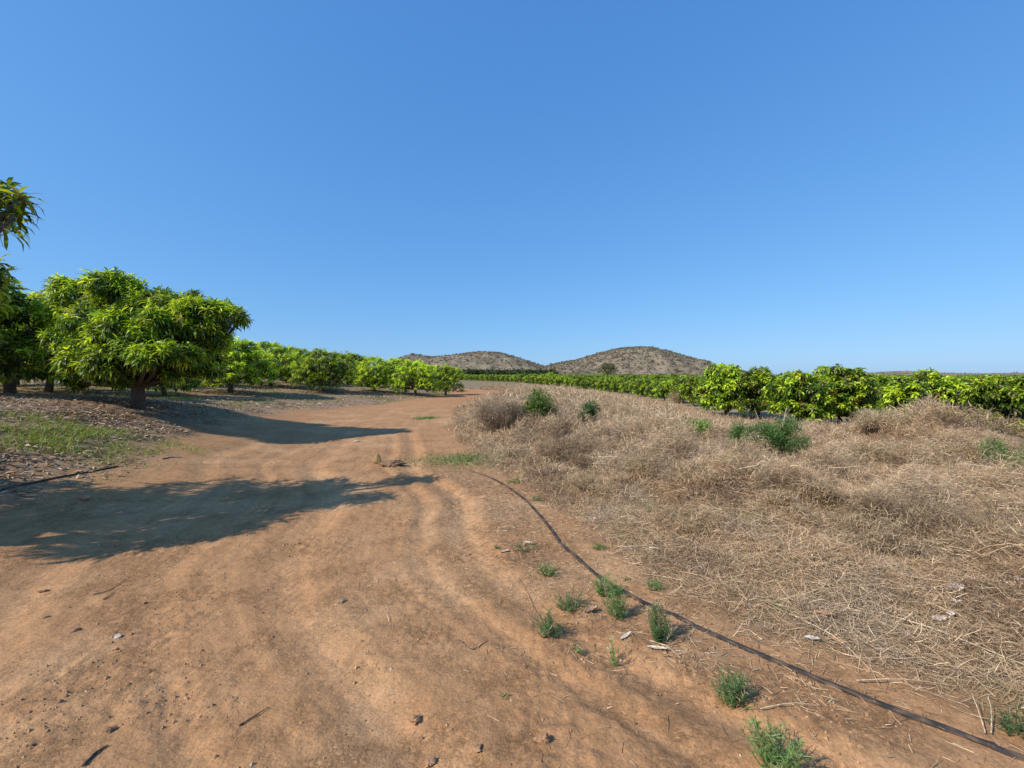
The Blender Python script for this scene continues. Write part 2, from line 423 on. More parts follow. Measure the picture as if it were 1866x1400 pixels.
# scrub covering the hills (a few metres each, past counting)
def scrub_on(grid, n, name, label, s0=1.6):
    X, Y, Z = grid; bag = Bag()
    ii = R_.integers(0, X.shape[0]//2+6, n); jj = R_.integers(0, X.shape[1], n)
    x = X[ii, jj]+R_.uniform(-2, 2, n); y = Y[ii, jj]+R_.uniform(-3, 3, n); z = Z[ii, jj]
    ok = z > -.5; x, y, z = x[ok], y[ok], z[ok]; n = len(x)
    s = s0*R_.lognormal(0, .35, n)
    kind = R_.random(n)
    dens = fbm(x, y, 35, 3, 101)
    base = np.where((kind < .22+.5*np.clip(dens, 0, 1))[:, None], np.array([.17, .16, .095]), np.array([.24, .19, .13]))
    base = base*R_.uniform(.7, 1.25, (n, 1))
    m = 11
    P = np.repeat(np.stack([x, y, z], 1), m, 0)
    S = np.repeat(s, m)
    u = R_.normal(0, 1, (n*m, 3)); u = norm(u); u[:, 2] = np.abs(u[:, 2])
    P = P+u*S[:, None]*np.array([.8, .8, .6])*R_.uniform(.5, 1, (n*m, 1))
    V, F, C = blades(P, R_.uniform(0, 6.28, n*m), R_.uniform(-.6, 1.4, n*m), R_.uniform(0, 1, n*m), S*.55, S*.45, [.5, 1, .3], np.repeat(base, m, 0)*R_.uniform(.7, 1.3, (n*m, 1)))
    bag.add(V, F, C)
    tag(link(name, bag.mesh(name, M_far)), label, 'scrub', kind='stuff')
scrub_on(gridB, 5200, 'hill_scrub', 'dry leafless scrub covering the taller hill')
scrub_on(gridA, 4200, 'hill_scrub', 'dry leafless scrub covering the lower long hill')
scrub_on(gridR, 1500, 'hill_scrub', 'thin scrub along the low ridge at the far right', 1.3)
# dark evergreen belt at the foot of the hills
bag = Bag(); n = 1300
yy = R_.uniform(370, 440, n); pxx = np.where(R_.random(n) < .6, R_.uniform(780, 1010, n), R_.uniform(1010, 1640, n))
xx = (pxx-933)/F_PX*yy
hh = R_.uniform(1.8, 4.2, n)*np.where(pxx < 1010, 1.75, .8)
m = 30
P = np.repeat(np.stack([xx, yy, .9+hh*.5], 1), m, 0); H = np.repeat(hh, m)
u = norm(R_.normal(0, 1, (n*m, 3)))
P = P+u*H[:, None]*np.array([.8, .8, .5])
cc = np.repeat(np.array([.06, .085, .03])*R_.uniform(.6, 1.4, (n, 1)), m, 0)*R_.uniform(.7, 1.3, (n*m, 1))
bag.add(*blades(P, R_.uniform(0, 6.28, n*m), R_.uniform(-.5, 1, n*m), R_.uniform(0, 1, n*m), H*.28, H*.24, [.5, 1, .3], cc))
tag(link('bush_belt', bag.mesh('bush_belt', M_far)), 'dark green belt of bushes at the foot of the hills', 'bushes', kind='stuff')

# ------------------------------------------------------------------ mango trees
DARK = c3(.026, .056, .010); MID = c3(.18, .315, .022); NEW = c3(.50, .62, .045); DUSTY = c3(.28, .29, .13); REDN = c3(.30, .12, .035)
def mango(seed, H, Rr, lobes=None, nros=900, nleaf=13, L=.27, Wd=.055, trunk_h=.5, r0=.13, red=.0, twigs=50, bright=1.0, yellow=.5, steep=False):
    rg = np.random.default_rng(seed)
    if lobes is None:
        lobes = []
        lobes.append((0, 0, H*.70, Rr*.48))
        k = 6; a0 = rg.uniform(0, 6.28)
        for i in range(k):
            a = a0+i*6.283/k+rg.normal(0, .2); rr = Rr*rg.uniform(.48, .64)
            lobes.append((rr*math.cos(a), rr*math.sin(a), H*rg.uniform(.50, .68), Rr*rg.uniform(.30, .42)))
        k = 7; a0 = rg.uniform(0, 6.28)
        for i in range(k):
            a = a0+i*6.283/k+rg.normal(0, .2); rr = Rr*rg.uniform(.55, .74)
            lobes.append((rr*math.cos(a), rr*math.sin(a), H*rg.uniform(.22, .38), Rr*rg.uniform(.26, .36)))
        for i in range(4):
            a = rg.uniform(0, 6.28); rr = Rr*rg.uniform(.1, .45)
            lobes.append((rr*math.cos(a), rr*math.sin(a), H*rg.uniform(.78, .90), Rr*rg.uniform(.16, .26)))
    lobes = np.array(lobes, float)
    w = lobes[:, 3]**2; w /= w.sum()
    n = int(nros*2.2)
    li = rg.choice(len(lobes), n, p=w)
    d = norm(rg.normal(0, 1, (n, 3))); d[:, 2] = np.where(d[:, 2] < -.75, -d[:, 2], d[:, 2])
    rad = lobes[li, 3]*np.where(rg.random(n) < .72, rg.uniform(.86, 1.10, n)+.22*(rg.random(n) < .12), rg.uniform(.35, .9, n))
    sq = np.array([1.0, 1.0, .85])
    P = lobes[li, :3]+d*rad[:, None]*sq
    # depth inside the union
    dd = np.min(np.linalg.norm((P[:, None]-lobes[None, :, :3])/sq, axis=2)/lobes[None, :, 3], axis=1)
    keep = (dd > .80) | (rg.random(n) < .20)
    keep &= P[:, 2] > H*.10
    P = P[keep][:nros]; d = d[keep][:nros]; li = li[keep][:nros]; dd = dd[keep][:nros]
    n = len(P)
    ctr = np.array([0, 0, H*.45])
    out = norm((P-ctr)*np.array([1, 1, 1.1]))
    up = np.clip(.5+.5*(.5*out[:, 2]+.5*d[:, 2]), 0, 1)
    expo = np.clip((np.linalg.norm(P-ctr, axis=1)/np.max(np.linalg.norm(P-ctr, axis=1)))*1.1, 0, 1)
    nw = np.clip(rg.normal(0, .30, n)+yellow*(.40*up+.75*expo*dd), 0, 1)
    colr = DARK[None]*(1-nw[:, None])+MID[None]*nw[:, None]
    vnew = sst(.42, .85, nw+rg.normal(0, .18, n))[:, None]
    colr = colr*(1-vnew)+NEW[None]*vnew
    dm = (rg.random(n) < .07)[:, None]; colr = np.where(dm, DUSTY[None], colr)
    colr = colr*(.5+.5*sst(.55, .92, dd))[:, None]  # leaves deep inside the crown darkened, inner shade put into their colour
    if red:
        rm = (rg.random(n) < red)[:, None]*.7
        colr = colr*(1-rm)+REDN[None]*rm
    m = nleaf
    Pn = np.repeat(P, m, 0); dn = np.repeat(norm(d+out*.5+np.array([0, 0, .7])), m, 0)
    k = np.tile(np.arange(m), n)
    az = np.repeat(rg.uniform(0, 6.28, n), m)+k*2.4+rg.normal(0, .25, n*m)
    stage = k/m                         # upper leaves stand up, lower leaves hang
    el = .75-1.25*stage+rg.normal(0, .22, n*m)+.25*dn[:, 2]
    droop = .9+.9*stage+rg.normal(0, .2, n*m)
    Ls = L*rg.uniform(.65, 1.15, n*m)*(1-.25*(stage < .25)); Wsz = Wd*rg.uniform(.8, 1.15, n*m)
    Pn = Pn-dn*(stage*.10*L/.27)[:, None]
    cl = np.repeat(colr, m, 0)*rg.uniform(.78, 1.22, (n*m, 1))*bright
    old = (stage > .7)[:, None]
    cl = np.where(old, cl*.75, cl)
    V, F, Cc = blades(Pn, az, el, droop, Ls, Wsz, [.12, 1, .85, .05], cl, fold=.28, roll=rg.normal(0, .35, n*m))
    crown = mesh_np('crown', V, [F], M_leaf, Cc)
    bg = Bag(); bark = np.array([.105, .08, .06])
    top = np.array([rg.normal(0, .05), rg.normal(0, .05), trunk_h])
    tube(bg, [[0, 0, -.25], [0, 0, .02], [top[0]*.4, top[1]*.4, trunk_h*.5], top], [r0*1.35, r0*1.15, r0, r0*.95], 10, bark)
    for (x, y, z, r) in lobes:
        c = np.array([x, y, z]); mid = top*.5+c*.5+np.array([x*.12, y*.12, -.12*z*.5])
        path = spline([top-[0, 0, .06], mid, c], 9)
        path[1:-1] += rg.normal(0, .02, (7, 3))
        tube(bg, path, np.linspace(r0*.5, .016, 9), 6, bark*rg.uniform(.8, 1.1), cap=False)
    for i in rg.choice(n, min(twigs, n), replace=False):
        a = lobes[li[i], :3]; b = P[i]
        tube(bg, spline([a, (a+b)/2-[0, 0, .04], b], 5), np.linspace(.012, .005, 5), 4, bark*.9, cap=False)
    trunk = bg.mesh('trunk', M_bark, True)
    return crown, trunk
def plant_tree(kinds, loc, rz, sc, label, group=None, name='mango_tree', sz=None):
    o = empty(name, loc, rz, sc)
    if sz: o.scale = (sc, sc, sc*sz)
    tag(o, label, 'tree', group)
    link('crown', kinds[0], o); link('trunk', kinds[1], o)
    return o

# large tree beside the track: lobes set out from its outline
Y1 = 10.5
b1 = gp(252, 737); b1 = at(252, 735, Y1); b1[2] = float(terr(b1[0], b1[1]))
def lob(base, px, py, dy, rpx, Yb):
    p = at(px, py, Yb+dy); return (p[0]-base[0], p[1]-base[1], p[2]-base[2], rpx*.89/F_PX*(Yb+dy))
T1L = [lob(b1, *t, Y1) for t in (
    (135, 540, .5, 34), (190, 522, .0, 30), (228, 530, .3, 34), (212, 505, .2, 15), (112, 522, .4, 20), (275, 562, .2, 36), (310, 565, -.1, 32), (345, 566, -.4, 28), (385, 572, -.2, 28),
    (422, 578, .0, 24), (440, 582, .2, 14), (160, 590, -.7, 34), (205, 600, -1.2, 36), (250, 620, -1.2, 34), (150, 640, -.9, 30), (118, 620, .0, 30),
    (200, 655, -1.3, 32), (240, 665, -1.0, 24), (180, 685, -.9, 16), (300, 620, -.4, 34), (350, 625, .3, 34), (395, 610, .6, 22), (330, 660, .5, 30),
    (300, 670, .9, 30), (250, 600, 1.2, 50), (180, 600, 1.2, 50), (120, 580, 1.0, 36), (225, 700, -.9, 10), (380, 655, .6, 20), (150, 675, -.6, 22), (215, 690, -.6, 18), (345, 665, .0, 26), (370, 640, -.2, 22), (300, 690, .3, 16), (405, 625, .1, 18), (175, 630, -1.0, 30), (280, 590, -.9, 32), (330, 600, -.6, 28), (370, 600, -.4, 26), (130, 660, -1.2, 22), (170, 665, -1.3, 24), (210, 672, -1.3, 20), (265, 650, -1.5, 26), (300, 645, -1.3, 26), (345, 650, -.9, 24), (225, 640, -1.4, 26), (385, 675, .2, 16), (315, 685, -.6, 16), (120, 690, -.5, 12), (95, 650, .2, 18), (140, 700, -.3, 12), (300, 545, .4, 22), (355, 552, .2, 22), (405, 563, .3, 20), (250, 640, .4, 44), (340, 610, .6, 40), (170, 640, .6, 40), (185, 562, .3, 34), (150, 575, .5, 34), (235, 575, .1, 34))]
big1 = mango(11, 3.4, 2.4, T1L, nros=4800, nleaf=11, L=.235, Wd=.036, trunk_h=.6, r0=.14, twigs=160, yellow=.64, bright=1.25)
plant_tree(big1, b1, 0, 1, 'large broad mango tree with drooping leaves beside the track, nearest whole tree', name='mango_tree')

# nearest tree on the left, most of it beyond the frame: its branch reaches in and it shades the track
b0 = np.array([-6.75, 3.15, 0]); b0[2] = float(terr(b0[0], b0[1]))
def lw(base, x, y, z, r): return (x-base[0], y-base[1], z-base[2], r)
zb0 = b0[2]
T0L = [(0, .3, 2.5, .75), (.8, .5, 2.35, .5), (-.9, .3, 2.4, .6), (.1, -.5, 2.3, .5), (1.2, .7, 2.0, .36), (.6, -.4, 2.5, .36), (-.5, 1.1, 2.4, .5), (.1, .6, 3.0, .4),
       (-1.4, .6, 1.9, .45), (-.8, -.6, 1.9, .4), (.8, -.3, 1.7, .38), (-.6, .5, 1.6, .5), (1.1, 1.2, 2.1, .34), (.4, 1.4, 2.6, .3), (1.25, .4, 2.75, .3)]
for (px, py, dy, r) in ((-22, 385, 4.5, .28), (2, 360, 4.5, .15), (44, 356, 4.5, .05), (26, 392, 4.4, .06), (8, 345, 4.6, .07), (-14, 488, 4.6, .12), (-20, 520, 4.7, .12)):
    p = at(px, py, dy); T0L.append(lw(b0, p[0], p[1], p[2], r))
big0 = mango(12, 3.6, 2.2, T0L, nros=820, nleaf=11, L=.23, Wd=.036, trunk_h=.62, r0=.17, twigs=120, yellow=.5)
plant_tree(big0, b0, 0, 1, 'nearest mango tree at left, only a drooping leafy branch tip showing against sky')

LV = [mango(20+i, 3.0, 1.95, nros=1050, nleaf=11, L=.21, Wd=.046, trunk_h=.60, r0=.10, twigs=40, yellow=.72, bright=1.25) for i in range(4)]
# the left orchard, tree by tree: photo x of trunk, depth, height, width factor
left = [
 (18, 14.0, 3.45, 1.25, 'thick trunked mango tree at the left edge behind the largest tree'),
 (-95, 10.5, 3.4, 1.2, None),
 (88, 18.0, 3.3, 1.15, 'yellow green mango tree crown showing left of the largest tree'),
 (300, 19.0, 2.7, 1.0, 'mango tree in shade behind the right side of the largest tree'),
 (420, 23.5, 3.1, 1.3, 'bushy mango tree just right of the largest tree, foliage hanging low over its trunk'),
 (493, 31, 3.2, 1.15, 'darker mango tree with bare lower trunk, second right of the largest tree'),
 (534, 36, 3.1, 1.1, 'small mango tree with a bare trunk set back between two fuller trees'),
 (587, 30, 2.95, 1.2, 'rounded mango tree leaning foliage to the left, standing alone in front of its row'),
 (634, 41, 3.1, 1.2, 'mango tree half hidden behind the rounded tree that stands alone'),
 (682, 34.5, 2.8, 1.22, 'mango tree with dark right side and visible trunk midway along the track edge'),
 (722, 43, 3.0, 1.2, 'mango tree set back between two trees near the track bend'),
 (757, 33.5, 2.7, 1.12, 'full bright mango tree at the track edge, shadow on the red dirt'),
 (812, 37.5, 2.65, 1.05, 'last mango tree of the left orchard where the track bends'),
 (784, 48, 2.8, 1.05, 'mango tree peeping over the gap between the last two trees of the left orchard'),
 (655, 58, 3.0, 1.1, None), (560, 50, 3.1, 1.1, None), (600, 66, 3.1, 1.1, None), (700, 66, 2.9, 1.1, None), (460, 44, 3.1, 1.1, None),
 (380, 32, 3.1, 1.1, None), (340, 27, 3.0, 1.1, None), (190, 23, 3.2, 1.1, None), (240, 30, 3.2, 1.1, None), (120, 30, 3.2, 1.1, None), (30, 24, 3.2, 1.1, None), (-60, 20, 3.2, 1.1, None),
 (745, 60, 2.8, 1.1, None), (500, 62, 3.0, 1.1, None), (420, 58, 3.0, 1.1, None)]
for i, (px, d, h, wf, lab) in enumerate(left):
    x = (px-933)/F_PX*d
    sc = h/3.0
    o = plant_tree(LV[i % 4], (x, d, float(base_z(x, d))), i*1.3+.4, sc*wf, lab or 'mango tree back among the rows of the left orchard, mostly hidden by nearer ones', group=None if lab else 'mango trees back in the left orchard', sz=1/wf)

# right orchard
RV = [mango(40+i, 2.7, 1.42, nros=820, nleaf=11, L=.25, Wd=.075, trunk_h=.45, r0=.08, red=.03, twigs=30, yellow=.60, bright=1.15) for i in range(4)]
FV = [mango(60+i, 2.6, 1.75, nros=260, nleaf=8, L=.36, Wd=.12, trunk_h=.4, r0=.09, twigs=0, yellow=.55) for i in range(3)]
front = [
 (1322, 27.0, 3.15, 'tall bright mango tree at the left end of the near right hedge of trees'),
 (1383, 25.5, 2.85, 'mango tree second from the left end of the near right row'),
 (1452, 22.0, 2.75, 'mango tree on a short bare trunk, left one of the visible pair of trunks'),
 (1530, 22.5, 2.95, 'mango tree with reddish leaves low down, right one of the visible pair of trunks'),
 (1604, 25.5, 2.55, 'darker mango tree in the recess right of the visible pair of trunks'),
 (1680, 18.5, 2.6, 'very bright yellow green mango tree rising behind the grassy mound'),
 (1768, 17.5, 2.45, 'leafy mango tree over the crest of the grassy mound'),
 (1856, 15.6, 2.4, 'mango tree at the right edge reaching down to the dry grass')]
used = []
for i, (px, d, h, lab) in enumerate(front):
    x = (px-933)/F_PX*d; used.append((x, d))
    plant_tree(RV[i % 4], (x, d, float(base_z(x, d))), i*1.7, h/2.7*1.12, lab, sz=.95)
cand = []
for k in range(0, 60):
    for j in range(0, 130):
        y = 16+j*4.2+(k % 2)*1.2; x = -170+k*0+0
        x = xo(y)+k*5.2+random.uniform(-.4, .4); y2 = y+random.uniform(-.5, .5)
        if y2 < 17 or y2 > 420: continue
        u = x/y2
        if abs(u) > 1.28: continue
        if min(math.hypot(x-a, y2-b) for a, b in used) < (5.0 if y2 < 34 else 3.0): continue
        cand.append((k*9+y2*.55, k, x, y2))
cand.sort()
nind = 285
for i, (sc_, k, x, y) in enumerate(cand[:nind]):
    h = random.uniform(1.75, 2.55) if y < 100 else random.uniform(2.5, 3.3)
    near = y < 48
    V_ = RV[i % 4] if near else FV[i % 3]
    lab = 'bushy mango tree within the dense rows of the right orchard, no trunk showing' if y < 75 else 'tiny distant mango tree in the far rows of the right orchard'
    plant_tree(V_, (x, y, float(base_z(x, y))), random.uniform(0, 6.28), h/2.65, lab, sz=random.uniform(.85, 1.1), group='mango trees in the right orchard rows' if y < 75 else 'distant mango trees of the right orchard')
rest = np.array([(x, y) for _, k, x, y in cand[nind:]])
n = len(rest); m = 46
print('orchard rest', n)
hs_ = R_.uniform(1.7, 2.7, n)
bz = base_z(rest[:, 0], rest[:, 1])
u = norm(R_.normal(0, 1, (n*m, 3))); u[:, 2] = np.abs(u[:, 2])*R_.choice([1, 1, 1, -.6], n*m)
P = np.repeat(np.stack([rest[:, 0], rest[:, 1], bz+hs_*.52], 1), m, 0)+u*np.array([1.9, 1.9, 1.15])*R_.uniform(.8, 1.05, (n*m, 1))
cc = MID[None]*.62*R_.uniform(.4, 1.5, (n*m, 1)); nwm = (R_.random(n*m) < .16)[:, None]*(u[:, 2:3] > 0)
cc = np.where(nwm, NEW[None]*R_.uniform(.7, 1.1, (n*m, 1)), cc)
bag = Bag(); bag.add(*blades(P, R_.uniform(0, 6.28, n*m), R_.uniform(-.2, .9, n*m), R_.uniform(.5, 1.5, n*m), R_.uniform(.5, .9, n*m), R_.uniform(.35, .6, n*m), [.3, 1, .7, .1], cc))
tag(link('far_orchard', bag.mesh('far_orchard', M_leaf)), 'far rows of the mango orchard merging into one green band below the hills', 'orchard', kind='stuff')

# lone round tree in front of the tall hill
rg = np.random.default_rng(5)
def lone(px, pybase, d, w, h, name, label, c=(.10, .105, .045), m=1500, ls=.9):
    x = (px-933)/F_PX*d; z = float(base_z(x, d))
    o = empty(name, (x, d, z)); tag(o, label, 'tree')
    bag = Bag()
    lb = np.array([(0, 0, .62, .36), (-.3, 0, .5, .26), (.3, .05, .5, .27), (-.15, -.1, .75, .22), (.18, 0, .74, .22), (0, -.2, .45, .25)])
    li = rg.integers(0, len(lb), m); dvec = norm(rg.normal(0, 1, (m, 3)))
    P = (lb[li, :3]+dvec*lb[li, 3:4]*rg.uniform(.6, 1.05, (m, 1)))*np.array([w, w, h])
    cc = np.array(c)*rg.uniform(.6, 1.5, (m, 1))
    bag.add(*blades(P, rg.uniform(0, 6.28, m), rg.uniform(-.5, 1, m), rg.uniform(0, 1.2, m), np.full(m, ls)*rg.uniform(.6, 1.3, m), np.full(m, ls*.6), [.3, 1, .6, .1], cc))
    link('crown', bag.mesh('crown', M_far), o)
    tb = Bag(); tube(tb, [[0, 0, -.5], [0, 0, h*.3], [.1, 0, h*.6]], [w*.04, w*.03, w*.015], 8, (.16, .12, .09))
    for a in range(5):
        tube(tb, [[0, 0, h*.25], [math.cos(a*1.26)*w*.2, math.sin(a*1.26)*w*.2, h*.5], [math.cos(a*1.26)*w*.35, math.sin(a*1.26)*w*.35, h*.7]], [w*.02, w*.014, w*.006], 6, (.16, .12, .09))
    link('trunk', tb.mesh('trunk', M_bark, True), o)
lone(1107, 683, 300, 13.5, 11.5, 'round_tree', 'lone round olive green tree standing in front of the taller hill', (.15, .145, .06))
lone(705, 683, 180, 8, 7.0, 'field_tree', 'dark distant tree top beyond the left orchard, below the first hump of the hill', (.07, .09, .035), 700, .8)

# ------------------------------------------------------------------ dry grass (past counting)
def scatter(n, x0, x1, y0, y1, maskf):
    x = R_.uniform(x0, x1, n); y = R_.uniform(y0, y1, n)
    k = R_.random(n) < maskf(x, y); return x[k], y[k]
TAN = c3(.54, .39, .24); STR = c3(.76, .60, .40); BRN = c3(.28, .18, .11); GRY = c3(.47, .365, .26); OLV = c3(.32, .28, .13)
def straw_col(x, y, n, sx=0):
    a = fbm(x, y, 1.1, 3, 111); b = fbm(x, y, .5, 2, 113)
    c = TAN[None]*np.ones((n, 1))
    c = c+(BRN-TAN)*sst(-.05, .45, a)[:, None]*.85
    c = c+(GRY-c)*sst(.0, .4, -a+.4*b)[:, None]*.8
    c = c+(OLV-c)*sst(.25, .55, fbm(x, y, .8, 2, 117))[:, None]*.5
    s = (R_.random(n) < .16)[:, None]
    c = np.where(s, STR[None], c)
    return c*R_.uniform(.6, 1.3, (n, 1))*np.array([1.12, 1.05, .96])
def dry(name, label, n, box, hscale, Lr, Wr, elr, flat=False, mscale=None, vertical=.0):
    mk = (lambda x, y: gmask(x, y)) if mscale is None else mscale
    x, y = scatter(n, *box, mk); n = len(x)
    gh = gheight(x, y)
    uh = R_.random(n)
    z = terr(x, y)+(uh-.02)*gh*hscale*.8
    el = R_.uniform(*elr, n)
    up = R_.random(n) < vertical
    el = np.where(up, R_.uniform(.7, 1.5, n), el)
    L = R_.uniform(*Lr, n); L = np.where(up, L*1.3, L)
    az = R_.uniform(0, 6.28, n)
    if flat: az = np.where(R_.random(n) < .6, R_.normal(-.45, .5, n)+math.pi*R_.integers(0, 2, n), az)
    V, F, C = blades(np.stack([x, y, z], 1), az, el, R_.normal(.3, .9, n) if not flat else R_.normal(.15, .35, n), L, R_.uniform(*Wr, n), [1, .9, .7, .35], straw_col(x, y, n)*(.45+.72*uh)[:, None], nz=R_.normal(0, .6 if not flat else .15, n), roll=R_.uniform(0, 3.1, n))  # stems low in the mat darker: shade of the hollows put into the colour
    # keep everything above the ground
    zz = terr(V[:, 0], V[:, 1]); V[:, 2] = np.maximum(V[:, 2], zz+.004)
    return V, F, C
bag = Bag()
# close to the camera: tangled short stems and flat straw
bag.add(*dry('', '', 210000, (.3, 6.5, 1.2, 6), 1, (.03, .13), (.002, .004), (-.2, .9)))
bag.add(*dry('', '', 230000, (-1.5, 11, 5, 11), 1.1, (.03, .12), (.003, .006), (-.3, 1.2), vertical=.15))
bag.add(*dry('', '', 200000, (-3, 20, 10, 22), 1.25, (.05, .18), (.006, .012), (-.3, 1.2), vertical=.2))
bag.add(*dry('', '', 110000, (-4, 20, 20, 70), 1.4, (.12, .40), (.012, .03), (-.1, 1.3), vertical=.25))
# dead branching weeds standing in the mat
for n0, box, sc_ in ((1500, (.8, 8, 2.6, 8), .55), (2600, (-2, 14, 6, 15), .85), (2600, (-3, 20, 13, 34), 1.25)):
    x, y = scatter(n0, *box, lambda x, y: gmask(x, y)*sst(.02, .2, gheight(x, y))*sst(-.25, .3, fbm(x, y, 1.3, 2, 161))); n = len(x)
    pal = np.array([BRN*.75, BRN*1.1, GRY*.8, TAN*.85, TAN*1.1]); cc = pal[R_.choice(5, n, p=[.25, .25, .2, .15, .15])]*np.array([.98, .92, .82])
    hs0 = R_.uniform(.10, .26, n)*sc_; m = 11
    X0 = np.repeat(np.stack([x, y, terr(x, y)+.3*gheight(x, y)], 1), m, 0); hh = np.repeat(hs0, m)*R_.uniform(.6, 1.2, n*m)
    az = R_.uniform(0, 6.28, n*m); el = R_.uniform(.35, 1.5, n*m); c1 = np.repeat(cc, m, 0)*R_.uniform(.7, 1.2, (n*m, 1))
    ww = .0035*sc_*np.ones(n*m)
    bag.add(*blades(X0, az, el, R_.normal(.2, .5, n*m), hh*1.2, ww, [1, .9, .7, .4], c1, nz=R_.normal(0, .3, n*m), roll=R_.uniform(0, 3, n*m)))
    q = 7; tt = R_.uniform(.25, 1.05, n*m*q); A = np.repeat(az, q); E = np.repeat(el, q); H = np.repeat(hh, q)
    B = np.repeat(X0, q, 0)+np.stack([np.cos(A)*np.cos(E), np.sin(A)*np.cos(E), np.sin(E)], 1)*(H*tt*1.1)[:, None]
    k_ = n*m*q
    bag.add(*blades(B, R_.uniform(0, 6.28, k_), R_.uniform(-.4, 1.3, k_), R_.normal(0, 1.2, k_), R_.uniform(.02, .075, k_)*sc_, np.full(k_, .0028*sc_), [1, .8, .4], np.repeat(c1, q, 0)*R_.uniform(.7, 1.3, (k_, 1)), roll=R_.uniform(0, 3, k_)))
# curled dead leaflets caught in the tangle
for n0, box, ll in ((110000, (.5, 6.5, 2.2, 7), .014), (150000, (-2, 14, 6, 16), .022), (60000, (-3, 20, 14, 30), .045)):
    x, y = scatter(n0, *box, lambda x, y: gmask(x, y)*sst(-.15, .3, fbm(x, y, .8, 2, 151)+.15)); n = len(x); uh = R_.random(n)
    c = np.where((R_.random(n) < .5)[:, None], BRN[None]*1.15, GRY[None])*R_.uniform(.6, 1.4, (n, 1))*(.6+.6*uh[:, None])  # last factor paints shade: leaflets deep in the tangle darker
    V, F, C = blades(np.stack([x, y, terr(x, y)+uh*gheight(x, y)*1.1], 1), R_.uniform(0, 6.28, n), R_.uniform(-.5, 1.2, n), R_.uniform(-1, 2, n), ll*R_.uniform(.6, 1.6, n), ll*.5*R_.uniform(.5, 1.2, n), [.4, 1, .2], c)
    bag.add(V, F, C)
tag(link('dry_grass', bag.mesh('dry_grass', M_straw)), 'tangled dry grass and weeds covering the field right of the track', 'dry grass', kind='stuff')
bag = Bag()
bag.add(*dry('', '', 17000, (.5, 7, 1.2, 5.5), .8, (.08, .38), (.002, .0048), (-.06, .12), flat=True))
bag.add(*dry('', '', 3500, (.3, 9, 5, 9), .9, (.12, .45), (.004, .009), (-.06, .2), flat=True))
tag(link('straw', bag.mesh('straw', M_straw)), 'pale straw stalks lying flat over the dry grass in the right foreground', 'straw', kind='stuff')
# thin dry litter by the pipe and on the track
def mlit(x, y):
    d = x-xr(y)
    return sst(-.95, -.45, d+.4*wob(x, y))*(1-sst(.0, .15, d))*sst(1.7, 2.4, y)*(1-sst(6.5, 9, y))*.8+.02*sst(-3, -1, d)*(1-sst(0, .3, d))*4.5+.35*sst(-.1, .1, d)*(1-sst(.3, .8, d))
x, y = scatter(85000, -3, 3.2, 1.5, 9, mlit); n = len(x)
bag = Bag()
bag.add(*blades(np.stack([x, y, terr(x, y)+.005], 1), R_.uniform(0, 6.28, n), R_.uniform(-.05, .3, n), R_.normal(.2, .4, n), R_.uniform(.015, .09, n), R_.uniform(.002, .005, n), [1, .8, .4], straw_col(x, y, n)*.85, roll=R_.uniform(0, 3, n)))
tag(link('dry_litter', bag.mesh('dry_litter', M_straw)), 'thin scatter of dry stems between the wheel track and the black pipe', 'litter', kind='stuff')

# fallen leaves under the left orchard
def mleft(x, y):
    d = xl(y)-x
    return sst(-.2, 1.0, d+wob(x, y)*1.4)*(.25+.75*sst(-.1, .25, fbm(x, y, 2.6, 3, 131)))
bag = Bag()
for (n0, box, L0, W0) in ((100000, (-16, -4.5, 2, 16), .115, .028), (40000, (-45, -4, 16, 55), .22, .06)):
    x, y = scatter(n0, *box, mleft); n = len(x)
    pal = np.array([[.38, .26, .16], [.30, .19, .11], [.47, .34, .22], [.18, .115, .065], [.42, .21, .09]])
    c = pal[R_.choice(5, n, p=[.32, .22, .28, .11, .07])]*R_.uniform(.8, 1.4, (n, 1))
    bag.add(*blades(np.stack([x, y, terr(x, y)+.008], 1), R_.uniform(0, 6.28, n), R_.uniform(-.1, .6, n), R_.uniform(.1, 1.0, n), L0*R_.uniform(.5, 1.1, n), W0*R_.uniform(.6, 1.1, n), [.2, 1, .8, .05], c, fold=.4, roll=R_.normal(0, .4, n)))
tag(link('leaf_litter', bag.mesh('leaf_litter', M_dryleaf)), 'pale fallen mango leaves littering the ground under the left orchard', 'leaf litter', kind='stuff')

# green and mixed grass in the left verge and patches
def grass_patch(name, label, pts, hmin, hmax, col, w=.004, mix=.3):
    x, y = pts; n = len(x)
    c = np.array(col)[None]*R_.uniform(.6, 1.35, (n, 1)); dm = (R_.random(n) < mix)[:, None]
    c = np.where(dm, TAN[None]*R_.uniform(.6, 1, (n, 1)), c)
    bag = Bag()
    bag.add(*blades(np.stack([x, y, terr(x, y)-.01], 1), R_.uniform(0, 6.28, n), R_.uniform(.5, 1.45, n), R_.uniform(.2, 1.6, n), R_.uniform(hmin, hmax, n), np.full(n, w)*R_.uniform(.7, 1.4, n), [1, .9, .6, .1], c))
    tag(link(name, bag.mesh(name, M_weed)), label, 'grass', kind='stuff')
GRN = (.25, .34, .05)
PG = [tuple(gp(*q)[:2]) for q in ((20, 785), (70, 778), (120, 786), (170, 795), (215, 800), (90, 800))]
def m1(x, y):
    p = 0
    for (a, b) in PG: p = np.maximum(p, np.exp(-(((x-a)/1.0)**2+((y-b)/.55)**2)))
    return p*sst(-.25, .25, fbm(x, y, .8, 2, 141))
print('PG', PG)
xa, ya = scatter(160000, -14, -5, 5, 12, m1)
grass_patch('grass', 'patch of short green grass on the left verge in front of the leaf litter', (xa, ya), .05, .17, GRN, .007, .2)
def m2(x, y): return sst(.1, .5, fbm(x, y, 2.2, 3, 143))*sst(.2, 1.5, xl(y)-x)*.8
xa, ya = scatter(60000, -24, -4, 11, 45, m2)
